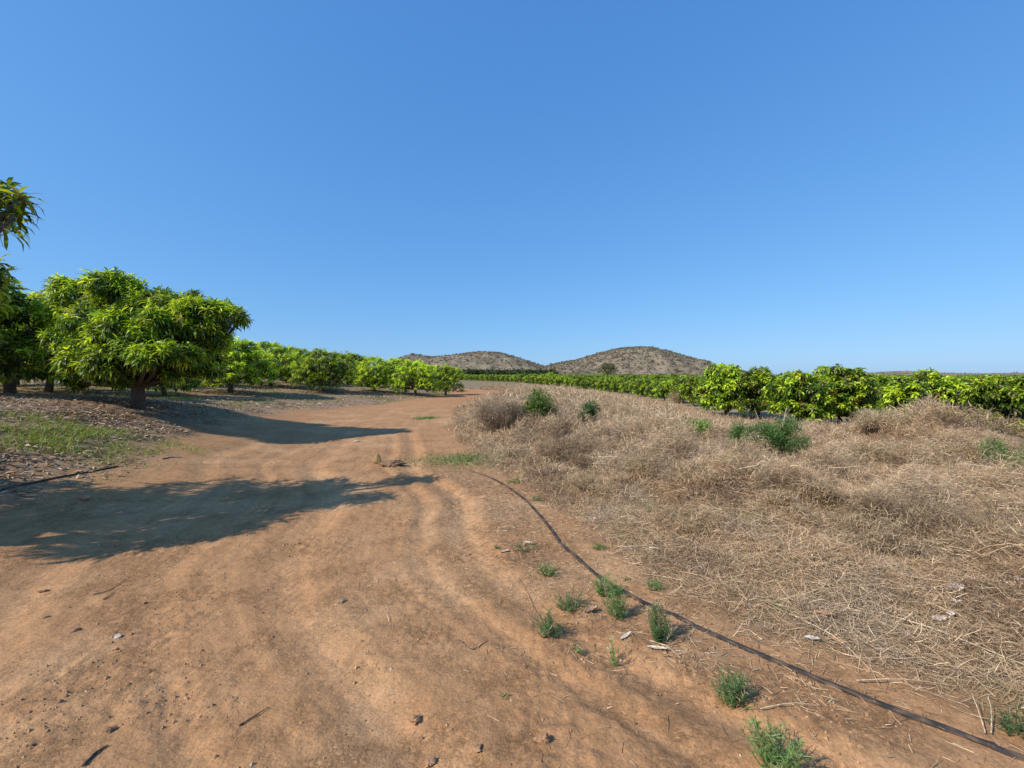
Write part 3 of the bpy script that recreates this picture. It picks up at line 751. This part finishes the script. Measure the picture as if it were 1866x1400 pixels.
grass_patch('grass', 'yellowing grass growing between the trunks of the left orchard', (xa, ya), .08, .25, (.26, .27, .08), .016, .5)
def blob(pxs, n, rx, ry, rot=0):
    p = gp(*pxs); a = R_.normal(0, 1, (n, 2))*.5
    return p[0]+a[:, 0]*rx, p[1]+a[:, 1]*ry
xa, ya = blob((872, 838), 7000, 1.3, .7)
grass_patch('grass', 'low green grass patch at the start of the dry field where the pipe disappears', (xa, ya), .03, .10, (.12, .22, .05), .007, .15)
xa, ya = blob((776, 763), 900, .42, .5)
grass_patch('grass', 'small isolated green grass patch at the right edge of the track before the bend', (xa, ya), .04, .14, (.12, .26, .04), .012, .1)
xa, ya = blob((335, 727), 1200, .9, .8)
grass_patch('grass', 'bright green grass patch right of the trunk of the largest tree', (xa, ya), .06, .2, (.15, .26, .04), .010, .2)

# crumbs of earth on the track
n = 22000
y = 1.3+7.7*R_.random(n)**1.7**1.0; x = R_.uniform(-6.5, 2.5, n)
k = (x < xr(y)-.05) & (x > xl(y)) & (R_.random(n) < .1+.9*sst(0, .45, fbm(x, y, .9, 2, 51))); x, y = x[k], y[k]; n = len(x)
s = np.minimum(R_.lognormal(-5.35, .45, n), .011)
oc = np.array([[1, 0, 0], [0, 1, 0], [-1, 0, 0], [0, -1, 0], [0, 0, 1.], [0, 0, -.6]])
V = oc[None]*s[:, None, None]*R_.uniform(.6, 1.4, (n, 6, 3)); a = R_.uniform(0, 6.28, n)
ca, sa = np.cos(a)[:, None], np.sin(a)[:, None]
V = np.stack([V[..., 0]*ca-V[..., 1]*sa, V[..., 0]*sa+V[..., 1]*ca, V[..., 2]], -1)+np.stack([x, y, terr(x, y)+s*.15], 1)[:, None]
fo = np.array([[0, 1, 4], [1, 2, 4], [2, 3, 4], [3, 0, 4], [1, 0, 5], [2, 1, 5], [3, 2, 5], [0, 3, 5]])
F = (fo[None]+(np.arange(n)*6)[:, None, None]).reshape(-1, 3)
cc = np.repeat(np.where((R_.random(n) < .08)[:, None], c3(.5, .38, .26)[None], c3(.42, .23, .12)[None])*R_.uniform(.6, 1.2, (n, 1)), 6, 0)
bag = Bag(); bag.add(V.reshape(-1, 3), F, cc)
tag(link('gravel', bag.mesh('gravel', M_stone)), 'crumbs of earth and grit scattered over the track', 'gravel', kind='stuff')

# ------------------------------------------------------------------ pipes
def pipe(name, pts_px, r, label, lift=.6, n=160, extra=None):
    P = [gp(*q) for q in pts_px]
    if extra is not None: P = P+extra
    S = spline(P, n)
    S[:, 2] = terr(S[:, 0], S[:, 1])
    zz = np.convolve(np.pad(S[:, 2], 4, 'edge'), np.ones(9)/9, 'valid')
    S[:, 2] = np.maximum(zz, S[:, 2]-.01)+r*lift+.006*perlin(np.arange(n)/9., 0*np.arange(n), 5)
    S[:, 0] += .012*perlin(np.arange(n)/14., 0*np.arange(n), 8)
    b = Bag(); tube(b, S, r, 12, (.040, .036, .034))
    C_ = b.C[0]; tt = (np.arange(len(C_))//12)/n; dz = np.clip(1-tt/.12, 0, 1)*.8 if extra is not None else 0*tt
    C_[:] = C_*(1-dz[:, None]*.85)+np.array([.34, .20, .10])*dz[:, None]*.85
    dn = np.clip(perlin(tt*60, (np.arange(len(C_)) % 12)/5., 9)+.05, 0, .3)[:, None]; C_[:] = C_*(1-dn)+np.array([.3, .18, .1])*dn; tag(link(name, b.mesh(name, M_pipe, True)), label, 'pipe')
pend = np.array([gp(1866, 1385)]); pe2 = [np.array([2.75, 1.3, 0]), np.array([3.7, .55, 0])]
pipe('irrigation_pipe', [(818, 846), (850, 856), (895, 873), (935, 895), (965, 920), (995, 955), (1020, 990), (1050, 1018), (1095, 1055), (1150, 1090), (1230, 1127), (1300, 1160), (1400, 1202), (1500, 1243), (1600, 1284), (1700, 1325), (1800, 1362), (1866, 1388)], .0142,
     'long black irrigation pipe curving along the right edge of the track', .45, 300, pe2)
pipe('irrigation_pipe', [(214, 851), (160, 862), (100, 873), (50, 884), (5, 895), (-60, 912)], .013, 'short dark pipe lying at the left verge in tree shade', .6, 60)

# ------------------------------------------------------------------ weeds and bushes
def feather(name, pxy, h, w, n_st, label, col=(.085, .17, .035), flower=0, needle=.035, cat='weed', wn=.003, lean=.35, dens=26, group=None):
    p = gp(*pxy); rg = np.random.default_rng(int(pxy[0]*7+pxy[1])); h *= 1.18; n_st = int(n_st*1.15)
    leaf = Bag(); st = Bag(); fls = []
    for i in range(n_st):
        a = rg.uniform(0, 6.28); rr = w*.62*math.sqrt(rg.random())*rg.uniform(.7, 1.25)
        hh = h*rg.uniform(.45, 1.1)*max(.35, 1-.35*rr/(w*.5))
        b = np.array([math.cos(a)*rr*.35, math.sin(a)*rr*.35, -.01])
        t = np.array([math.cos(a)*rr*1.0, math.sin(a)*rr*1.0, hh])
        S = spline([b, (b+t)/2+rg.normal(0, h*.03, 3), t], 6)
        tube(st, S, np.linspace(.0022, .001, 6), 3, np.array(col)*1.1, cap=False)
        dcol = np.array([.45, .34, .2]) if rg.random() < .18 else np.array(col)*rg.uniform(.8, 1.25)
        m = int(dens*hh/.15)+6
        tt = rg.uniform(.08, 1, m); Pn = np.stack([np.interp(tt*5, range(6), S[:, k]) for k in range(3)], 1)
        leaf.add(*blades(Pn, rg.uniform(0, 6.28, m), rg.uniform(.2, 1.1, m), rg.uniform(0, .8, m), needle*rg.uniform(.6, 1.3, m), np.full(m, wn), [1, .8, .2], dcol[None]*rg.uniform(.6, 1.5, (m, 1))))
        if flower and i < flower:
            m = 16; fl = Bag(); fls.append(fl); Pf = t[None]+rg.normal(0, 1, (m, 3))*np.array([.006, .006, .012])
            fl.add(*blades(Pf, rg.uniform(0, 6.28, m), rg.uniform(0, 1.3, m), rg.uniform(0, 1, m), np.full(m, .008), np.full(m, .005), [.6, 1, .4], np.array([.62, .56, .34])[None]*rg.uniform(.8, 1.1, (m, 1))))
    o = empty(name, p); tag(o, label, cat, group)
    link('leaves', leaf.mesh('leaves', M_weed), o); link('stems', st.mesh('stems', M_weed), o)
    for fl in fls: link('flower_head', fl.mesh('flower_head', M_weed), o)
    return p
G1 = (.105, .175, .055); G2 = (.15, .235, .065)
feather('weed', (955, 1003), .06, .20, 20, 'low weed mixed with dry leaves left of the pipe, farthest weed before the pipe bend', G1)
feather('weed', (998, 1048), .11, .16, 22, 'round feathery weed with short shadow, just left of the pipe', G2)
feather('weed', (1036, 1108), .10, .22, 30, 'wide low feathery weed halfway between the track and the pipe', G1)
feather('weed', (1000, 1160), .13, .17, 30, 'dark compact weed at the edge of the wheel track', G1)
feather('weed', (1104, 1085), .13, .18, 40, 'dense feathery weed growing right against the pipe', G2)
feather('weed', (1122, 1124), .19, .14, 34, 'tall thin feathery weed in front of the pipe, right of the curled brown leaf', G2, needle=.03)
feather('weed', (1200, 1170), .22, .14, 34, 'tall upright weed with cream flower heads over the pipe', G1, flower=6, needle=.03)
feather('weed', (1120, 1206), .17, .07, 7, 'spindly single weed with pale tips and a long shadow', G2, flower=3, needle=.022, dens=16)
feather('weed', (1056, 1192), .035, .07, 10, 'tiny green weed below the compact dark weed', G2, needle=.02)
feather('weed', (1090, 1000), .05, .14, 22, 'flat green weed on the bare strip beyond the pipe', G2, needle=.03)
feather('weed', (1190, 1074), .06, .14, 22, 'small bright weed beyond the pipe at the straw edge', G2, needle=.03)
feather('weed', (1143, 1058), .025, .05, 8, 'tiny sprout on the bare strip beyond the pipe', G2, needle=.02)
feather('weed', (1334, 1280), .15, .17, 38, 'dark green feathery weed alone in the bare dirt below the pipe', G1)
feather('weed', (1415, 1400), .16, .23, 34, 'spreading weed cut off by the bottom edge of the frame', G2)
feather('weed', (921, 1272), .02, .05, 8, 'tiny sprout alone on the wheel track', G2, needle=.015)
feather('weed', (1420, 1120), .05, .10, 14, 'small dull green weed in the straw beyond the pipe', G1)
feather('weed', (1850, 1338), .10, .18, 20, 'green weed in the straw at the lower right edge', (.09, .13, .04))
feather('weed', (1548, 865), .16, .40, 26, 'small pale green tuft right of the blue green bush in the dry grass', (.15, .2, .06), needle=.06, wn=.008)
feather('weed', (975, 912), .06, .2, 18, 'short weed by the pipe where it starts to curve', G1)
feather('weed', (938, 880), .06, .25, 18, 'low green weed beside the far part of the pipe', G2, needle=.04, wn=.005)
feather('weed', (1188, 938), .10, .2, 16, 'small green weed showing through the dry grass above the pale tan leaf', G2)
feather('weed', (1290, 935), .10, .25, 16, 'low green weed sunk in the straw mid field', G2)
feather('weed', (908, 1000), .04, .08, 8, 'small dusty weed left of the low weed with dry leaves', G1, needle=.02)

def bush(name, pxy, h, w, n, label, col, L=.07, W=.012, parts='leaves', sticks=6, stick_h=1.0, ground=None, stickcol=(.42, .33, .22), lobes=7, twig=60, cat='bush', lw=1.0):
    p = gp(*pxy, full=True); rg = np.random.default_rng(int(pxy[0]*3+pxy[1]))
    p[2] = float(terr(p[0], p[1]))-.03
    lb = []
    for i in range(lobes):
        a = rg.uniform(0, 6.28); rr = w*.32*math.sqrt(rg.random())*1.2
        lb.append((math.cos(a)*rr, math.sin(a)*rr, h*rg.uniform(.3, .72), w*rg.uniform(.16, .27)*(.62 if lobes > 10 else 1)))
    lb = np.array(lb); li = rg.integers(0, len(lb), n); d = norm(rg.normal(0, 1, (n, 3)))
    P = lb[li, :3]+d*lb[li, 3:4]*rg.uniform(.4, 1.05, (n, 1))*np.array([1, 1, min(1.2, h/w*1.5)])
    P[:, 2] = np.maximum(P[:, 2], .01)
    bg = Bag(); bg.add(*blades(P, rg.uniform(0, 6.28, n), rg.uniform(-.2, 1.2, n), rg.uniform(0, 1.2, n), L*rg.uniform(.6, 1.3, n), np.full(n, W), [.5, 1, .7, .1], np.array(col)[None]*rg.uniform(.55, 1.5, (n, 1))))
    o = empty(name, p); tag(o, label, cat); link('leaves', bg.mesh('leaves', M_weed), o)
    st = Bag()
    for i in range(twig):
        t = P[rg.integers(0, n)]; tube(st, spline([[t[0]*.1, t[1]*.1, -.05], t*np.array([.6, .6, .5]), t], 6), np.linspace(.008, .003, 6)*lw, 4, (.2, .15, .1), cap=False)
    link('twigs', st.mesh('twigs', M_wood), o)
    for i in range(sticks):
        s = Bag(); a = rg.uniform(0, 6.28); t = np.array([math.cos(a)*w*.3, math.sin(a)*w*.2, h*stick_h*rg.uniform(.8, 1.15)])
        tube(s, spline([t*np.array([.6, .6, -.05]), t*.55+rg.normal(0, .02, 3), t], 6), np.linspace(.016, .008, 6), 6, stickcol)
        link('dead_stem', s.mesh('dead_stem', M_wood, True), o)
    return o
bush('bush', (1402, 830), .85, 1.45, 14000, 'blue green feathery bush with pale dead stems in the middle of the dry field', (.115, .205, .05), .06, .010, sticks=3, stick_h=1.35, lobes=16)
bush('bush', (1262, 800), .50, .95, 900, 'bright green leafy weed bush standing in the dry grass', (.17, .31, .05), .08, .035, sticks=0, lobes=5)
bush('bush', (1862, 890), .85, 1.1, 8000, 'green bush cut by the right edge of the frame', (.11, .20, .045), .06, .011, sticks=1)
bush('bush', (980, 782), 1.15, 1.05, 5000, 'olive green rounded bush among grey dead weeds beyond the grass patch', (.14, .215, .045), .08, .022, sticks=0, twig=80)
bush('bush', (1066, 776), .75, .9, 2600, 'small dark green bush under arching dead twigs', (.075, .14, .04), .08, .02, sticks=0)
bush('bush', (1345, 812), .4, .8, 900, 'thin pale green weed bush left of the blue green bush', (.16, .27, .06), .07, .02, sticks=0, lobes=9, twig=30)
bush('dry_bush', (918, 790), .95, 1.5, 5200, 'grey brown leafless thicket left of the olive green bush', (.33, .25, .18), .16, .008, sticks=0, twig=160, lobes=8)
bush('dry_bush', (1238, 735), 1.1, 2.2, 4200, 'brown dead shrub just before the right orchard trees', (.38, .28, .18), .2, .016, sticks=0, twig=120, lobes=8)
bush('dry_bush', (1585, 790), .7, 1.2, 3600, 'upright pale dead shrub on the left shoulder of the grassy mound', (.5, .39, .26), .14, .008, sticks=0, twig=120)
bush('dry_bush', (1340, 860), .5, 1.3, 5000, 'low brown tangle of dead weeds left of the blue green bush', (.36, .25, .15), .10, .006, sticks=0, twig=60)
bush('dry_bush', (1700, 985), .42, 1.2, 6000, 'domed brown dead weed clump at the right of the dry field', (.33, .23, .135), .08, .005, sticks=0, twig=60)
bush('dry_bush', (1040, 850), .5, 1.2, 5000, 'dark brown dead weed clump near the left margin of the dry field', (.33, .225, .14), .10, .006, sticks=0, twig=60)
for px, py, h, w in ((1180, 800, .6, 1.6), (1120, 760, .6, 2), (1300, 900, .4, 1.1), (1500, 920, .4, 1.2), (1620, 850, .5, 1.5), (1750, 850, .5, 1.4), (1180, 880, .4, 1.1), (1090, 900, .3, .8), (1560, 1000, .3, .9), (1400, 950, .35, .9), (1240, 960, .25, .7), (1800, 940, .4, 1)):
    o = bush('dry_bush', (px, py), h, w, 3600, 'brown dead weed clump merging into the dry grass', (.42, .30, .18), .11*max(.6, w/1.5), .006*max(.8, w), sticks=0, twig=40)
    o['group'] = 'dead weed clumps in the dry field'
# arching dead twigs over the small dark bush
p = gp(1066, 776)
b = Bag()
for (a, c) in (((1040, 778), (1072, 741)), ((1108, 762), (1068, 741)), ((1098, 768), (1076, 744))):
    A = gp(*a); A[2] = base_z(A[0], A[1])+.1; Cc = at(c[0], c[1], A[1]); mid = (A+Cc)/2+[0, 0, .1]
    tube(b, spline([A, mid, Cc], 8), np.linspace(.016, .008, 8), 5, (.36, .27, .17))
tag(link('dead_branch', b.mesh('dead_branch', M_wood, True)), 'bent dead branches arching over the small dark bush', 'branch')
# dead stalks standing and lying in the right foreground
def stalk(pts, r, label, col=(.55, .42, .27), lift=0.02, name='dry_stalk', group=None):
    P = [gp(a, b_) for a, b_, *_ in pts]
    for q, t in zip(P, pts):
        q[2] += lift+(t[2] if len(t) > 2 else 0)
    S_ = spline(P, 18); rg = np.random.default_rng(int(pts[0][0])); S_[1:-1] += np.cumsum(rg.normal(0, r*.35, (16, 3)), 0)*np.array([1, 1, .3])*.5
    b = Bag(); tube(b, S_, np.linspace(r, r*.45, 18)*rg.uniform(.75, 1.2, 18), 7, col)
    tag(link(name, b.mesh(name, M_wood, True)), label, 'stalk' if 'stalk' in name else 'stick', group)
stalk([(1795, 1345), (1786, 1322, .03), (1772, 1300, .07)], .003, 'pale upright dry stalk at the lower right, left one of two')
stalk([(1806, 1345), (1806, 1320, .03), (1800, 1300, .06)], .003, 'pale upright dry stalk at the lower right, right one of two')
stalk([(1440, 1130), (1520, 1175, .02), (1585, 1230, .01)], .005, 'long straw stalk slanting down past the orange leaf')
stalk([(1560, 1245), (1640, 1253, .02), (1730, 1258, .01)], .003, 'thick pale stalk lying level above the pipe at the lower right')
stalk([(1600, 1130), (1700, 1170, .03), (1866, 1235, .03)], .005, 'long pale stalk lying across the straw toward the right edge')
stalk([(1385, 1298), (1440, 1294, .01), (1492, 1295)], .0025, 'thin pale twig on bare dirt below the pipe')
stalk([(1680, 985), (1678, 950, .12), (1716, 920, .22)], .006, 'thin pale stalk with a knobbed tip sticking out of the dead weed clump')
stalk([(1650, 1060), (1662, 1030, .08), (1688, 1035, .14)], .006, 'forked pale dead stem standing in the straw at right')
# sticks on the track
DK = (.10, .07, .05)
stalk([(152, 1398), (176, 1375), (197, 1360)], .007, 'dark thick stick at the bottom left corner of the track', DK, .006, 'stick')
stalk([(436, 1324), (462, 1308), (491, 1293)], .0045, 'dark straight stick on the lower left track', DK, .006, 'stick')
stalk([(170, 1086), (200, 1078), (228, 1058)], .0035, 'thin bent stick on the left track, upper one of the pair', (.17, .12, .08), .006, 'stick')
stalk([(188, 1095), (196, 1090), (206, 1082)], .004, 'short thick stick on the left track, lower one of the pair', DK, .006, 'stick')
stalk([(945, 1052), (968, 1090), (978, 1140)], .0022, 'thin wiry root lying along the edge of the wheel track', (.2, .13, .08), .006, 'stick')
stalk([(840, 1170), (860, 1185), (890, 1168)], .004, 'small forked twig in the middle of the track', (.17, .11, .07), .006, 'stick')
stalk([(372, 770), (395, 768), (422, 770)], .01, 'short dark twig on the track just below the tree shadow', (.2, .13, .09), .006, 'stick')
stalk([(296, 838), (314, 835), (333, 836)], .012, 'dark twig above the big foreground shadow', (.2, .13, .09), .01, 'stick')
stalk([(1185, 1172), (1215, 1185), (1240, 1205)], .0035, 'pale curved stalk behind the tall flowering weed', (.55, .43, .3), .01)

# ------------------------------------------------------------------ stones and clods
def stone(name, pxy, sx, sy, sz, label, col, seed=0, sink=.25, cat='stone', rz=0, taper=0):
    rg = np.random.default_rng(seed)
    import bmesh
    bm = bmesh.new(); bmesh.ops.create_icosphere(bm, subdivisions=4, radius=1)
    V = np.array([v.co[:] for v in bm.verts]); F = np.array([[v.index for v in f.verts] for f in bm.faces]); bm.free()
    pl = norm(rg.normal(0, 1, (9, 3)))
    for q in pl:
        dq = V@q; off = rg.uniform(.55, .85); V = V-np.clip(dq-off, 0, 1)[:, None]*q*.9
    if cat == 'clod':
        V = V*(.75+.9*np.abs(fbm(V[:, 0]*1.6+seed, V[:, 1]*1.6+V[:, 2]*1.3, 1, 4, seed, .65)))[:, None]
    V = V*(1+.10*fbm(V[:, 0]*2+seed, V[:, 1]*2+V[:, 2]*1.7, 1, 4, seed))[:, None]
    V[:, :2] *= (1-taper*np.clip(V[:, 2:3]+.5, 0, 1.4))
    V = V*np.array([sx, sy, sz])/2
    ca, sa = math.cos(rz), math.sin(rz); V = np.stack([V[:, 0]*ca-V[:, 1]*sa, V[:, 0]*sa+V[:, 1]*ca, V[:, 2]], 1)
    p = gp(*pxy)
    me = mesh_np(name, V, [F], M_stone, np.tile(np.array(col), (len(V), 1)), True)
    o = link(name, me); o.location = (p[0], p[1], p[2]+sz*(.5-sink)); tag(o, label, cat); return o
s = stone('stone', (688, 845), .27, .2, .27, 'upright yellowish brown stone in the middle of the track', (.30, .19, .075), 3, .2, taper=.55)
stone('dirt_clod', (712, 849), .46, .32, .15, 'low heap of crumbled dark earth at the foot of the upright stone', (.22, .125, .07), 5, .35, 'clod')
stone('dirt_clod', (726, 842), .09, .09, .06, 'dark round clod just right of the upright stone', (.2, .11, .07), 6, .3, 'clod')
stone('stone', (650, 806), .18, .12, .07, 'flat pale stone farther up the track than the upright stone', (.5, .38, .28), 7, .4)
stone('stone', (155, 911), .13, .1, .07, 'orange stone lying in the sunlit gap of the foreground shadow', (.48, .25, .12), 8)
stone('stone', (215, 1161), .05, .035, .025, 'small whitish pebble with a smaller dark one on the left track', (.46, .36, .26), 9, .35)
stone('stone', (204, 1163), .025, .02, .02, 'tiny pale pebble left of the small whitish pebble', (.46, .36, .26), 10, .35)
stone('dirt_clod', (200, 1332), 0.058, 0.032, 0.022, 'dark flat clod with shadow near the bottom left', (.26, .15, .08), 11, .3, 'clod', .5)
stone('dirt_clod', (80, 1076), 0.065, 0.036, 0.025, 'dark flat clod at the left edge of the track', (.28, .16, .09), 12, .3, 'clod', .5)
stone('dirt_clod', (140, 1150), 0.065, 0.036, 0.022, 'ragged brown clod below the pair of twigs on the left track', (.3, .17, .1), 13, .3, 'clod', .5)
stone('dirt_clod', (84, 1126), 0.043, 0.022, 0.018, 'small dark clod between two others on the left track', (.3, .17, .09), 14, .3, 'clod', .5)
stone('dirt_clod', (263, 1098), 0.036, 0.025, 0.018, 'small dark clod right of the pair of twigs', (.3, .17, .09), 15, .3, 'clod')
stone('dirt_clod', (622, 1100), 0.065, 0.058, 0.022, 'grey brown clod mid track below the shadow tip', (.33, .2, .12), 16, .35, 'clod')
stone('dirt_clod', (756, 1310), 0.061, 0.050, 0.036, 'cracked dark clod standing up near the bottom centre', (.36, .2, .1), 17, .3, 'clod')
stone('dirt_clod', (990, 1352), 0.072, 0.043, 0.040, 'long brown clod with deep shadow at the bottom centre', (.38, .21, .11), 18, .3, 'clod')
stone('dirt_clod', (785, 1380), 0.050, 0.043, 0.029, 'broken clod at the bottom edge left of centre', (.38, .21, .11), 19, .3, 'clod')
stone('dirt_clod', (870, 1365), 0.058, 0.043, 0.025, 'broken clod at the bottom edge between two larger ones', (.38, .21, .11), 20, .3, 'clod')
stone('dirt_clod', (1000, 872), .4, .25, .10, 'dark exposed earth lump at the near margin of the dry field', (.17, .11, .075), 21, .25, 'clod', .3)

# ------------------------------------------------------------------ fallen leaves one by one
def fallen(pxy, L, W, rz, label, col, curl=1.0, lift=.012, tilt=0.15, name='fallen_leaf', group=None):
    nu, nv = 12, 5
    u = np.linspace(0, 1, nu)[:, None]; v = np.linspace(-1, 1, nv)[None]
    wd = np.sin(np.clip(u, .02, 1)*math.pi)**.6*W/2*(1.15-.4*u)
    ang = v*.9*curl
    Xx = (u-.5)*L+0*v; Yy = wd*np.sin(ang)/max(.9*curl, .01); Zz = wd*(1-np.cos(ang))+L*.25*curl*(u-.5)**2
    rg = np.random.default_rng(int(pxy[0]+pxy[1])); Zz = Zz+.04*W*rg.normal(0, 1, Zz.shape)
    V = np.stack([Xx, Yy, Zz+Xx*tilt], -1).reshape(-1, 3)
    i = np.arange(nu*nv).reshape(nu, nv); F = np.stack([i[:-1, :-1], i[:-1, 1:], i[1:, 1:], i[1:, :-1]], -1).reshape(-1, 4)
    C = np.tile(np.array(col), (len(V), 1))*(1+.25*rg.uniform(-1, 1, (len(V), 1)))
    p = gp(*pxy); o = link(name, mesh_np(name, V, [F], M_dryleaf, C, True))
    o.location = (p[0], p[1], p[2]+lift); o.rotation_euler = (0, 0, rz); tag(o, label, 'leaf', group)
PALE = (.55, .44, .32); OR_ = (.55, .26, .12); BR = (.38, .25, .16)
fallen((1480, 1172), .085, .045, -.5, 'whitish oval dry leaf lying on straw beside an orange leaf', (.62, .53, .44), .7, .03)
fallen((1527, 1178), .075, .04, -1.4, 'orange brown leaf right of the whitish oval leaf', OR_, .6, .03)
fallen((1502, 1134), .12, .04, -.7, 'orange leaf half buried in straw above the other orange leaf', OR_, .6, .035)
fallen((1712, 1146), .09, .06, .1, 'pale pinkish crumpled leaf at right, left one of the touching pair', (.66, .53, .45), .5, .045)
fallen((1732, 1141), .06, .045, .6, 'pale pinkish curled leaf at right, right one of the touching pair', (.74, .64, .56), .8, .045)
fallen((1742, 1099), .11, .075, .0, 'broad pale leaf above the touching pair on the dry grass', (.62, .50, .41), .5, .05)
fallen((1740, 1124), .08, .04, -.4, 'pale leaf between the broad one and the touching pair', (.66, .57, .50), .5, .04)
fallen((1856, 1086), .09, .06, -.6, 'pale leaf cut by the right edge of the frame', (.66, .54, .46), .5, .05)
fallen((1560, 1132), .05, .03, 0, 'small cream leaf right of the buried orange leaf', PALE, .6, .03)
fallen((1078, 1120), .10, .06, .4, 'curled brown leaf with dark hollow among the weeds', BR, 1.5, .01, .2)
fallen((1198, 1188), .12, .035, -.4, 'long pale dry leaf at the foot of the tall flowering weed', PALE, .9, .01)
fallen((1140, 1165), .10, .03, .6, 'thin pale curved leaf between the spindly weed and the tall flowering weed', PALE, 1.0, .01)
fallen((920, 1008), .09, .035, .2, 'dry leaf left of the low weed, leftmost above the wheel track', (.5, .38, .27), 1, .01)
fallen((962, 995), .10, .04, -.5, 'greyish dry leaf lying over the low weed', (.52, .44, .36), .9, .03)
fallen((1080, 950), .10, .05, .2, 'white dry leaf at the straw edge beyond the pipe bend', (.6, .5, .4), .6, .02)
fallen((1190, 1012), .09, .045, -.8, 'pale tan leaf in the straw above the small bright weed', (.6, .48, .33), .6, .03)
fallen((1160, 965), .07, .04, -1.0, 'orange tan leaf in the dry grass beyond the pipe', (.6, .36, .2), .6, .04)

# ------------------------------------------------------------------ light and sky
EL = math.radians(38); AZ = math.radians(31)          # light travels toward +x, +y
ts = np.array([-math.cos(EL)*math.cos(AZ), -math.cos(EL)*math.sin(AZ), math.sin(EL)])
sun = bpy.data.lights.new('sun', 'SUN'); sun.energy = 5.0; sun.angle = math.radians(.53); sun.color = (1, .965, .90)
so = bpy.data.objects.new('sun', sun); COL.objects.link(so)
import mathutils
so.rotation_euler = mathutils.Vector(ts).to_track_quat('Z', 'Y').to_euler(); so.location = (0, 0, 30)
w = bpy.data.worlds.new('World'); scene.world = w; w.use_nodes = True
nt = w.node_tree; bgn = nt.nodes['Background']
sky = nt.nodes.new('ShaderNodeTexSky'); sky.sky_type = 'NISHITA'; sky.sun_disc = False
sky.sun_elevation = EL; sky.sun_rotation = math.atan2(ts[0], ts[1]); sky.altitude = 300
sky.air_density = 1.0; sky.dust_density = .7; sky.ozone_density = 3.5
K = .15                                   # flatter, bluer response than the raw sky
sp = nt.nodes.new('ShaderNodeSeparateColor'); cb = nt.nodes.new('ShaderNodeCombineColor')
nt.links.new(sky.outputs[0], sp.inputs[0])
for ch, (g_, k_) in enumerate(((.72, .425), (.52, .635), (.36, .95))):
    a = nt.nodes.new('ShaderNodeMath'); a.operation = 'MULTIPLY'; a.inputs[1].default_value = K; nt.links.new(sp.outputs[ch], a.inputs[0])
    b = nt.nodes.new('ShaderNodeMath'); b.operation = 'POWER'; b.inputs[1].default_value = g_; nt.links.new(a.outputs[0], b.inputs[0])
    c = nt.nodes.new('ShaderNodeMath'); c.operation = 'MULTIPLY'; c.inputs[1].default_value = k_/K; nt.links.new(b.outputs[0], c.inputs[0])
    nt.links.new(c.outputs[0], cb.inputs[ch])
nt.links.new(cb.outputs[0], bgn.inputs['Color'])
bgn.inputs['Strength'].default_value = .15

scene.view_settings.view_transform = 'Standard'; scene.view_settings.look = 'None'; scene.view_settings.exposure = 0
scene.cycles.max_bounces = 6; scene.cycles.diffuse_bounces = 3; scene.cycles.glossy_bounces = 2; scene.cycles.transmission_bounces = 4
scene.cycles.use_denoising = True
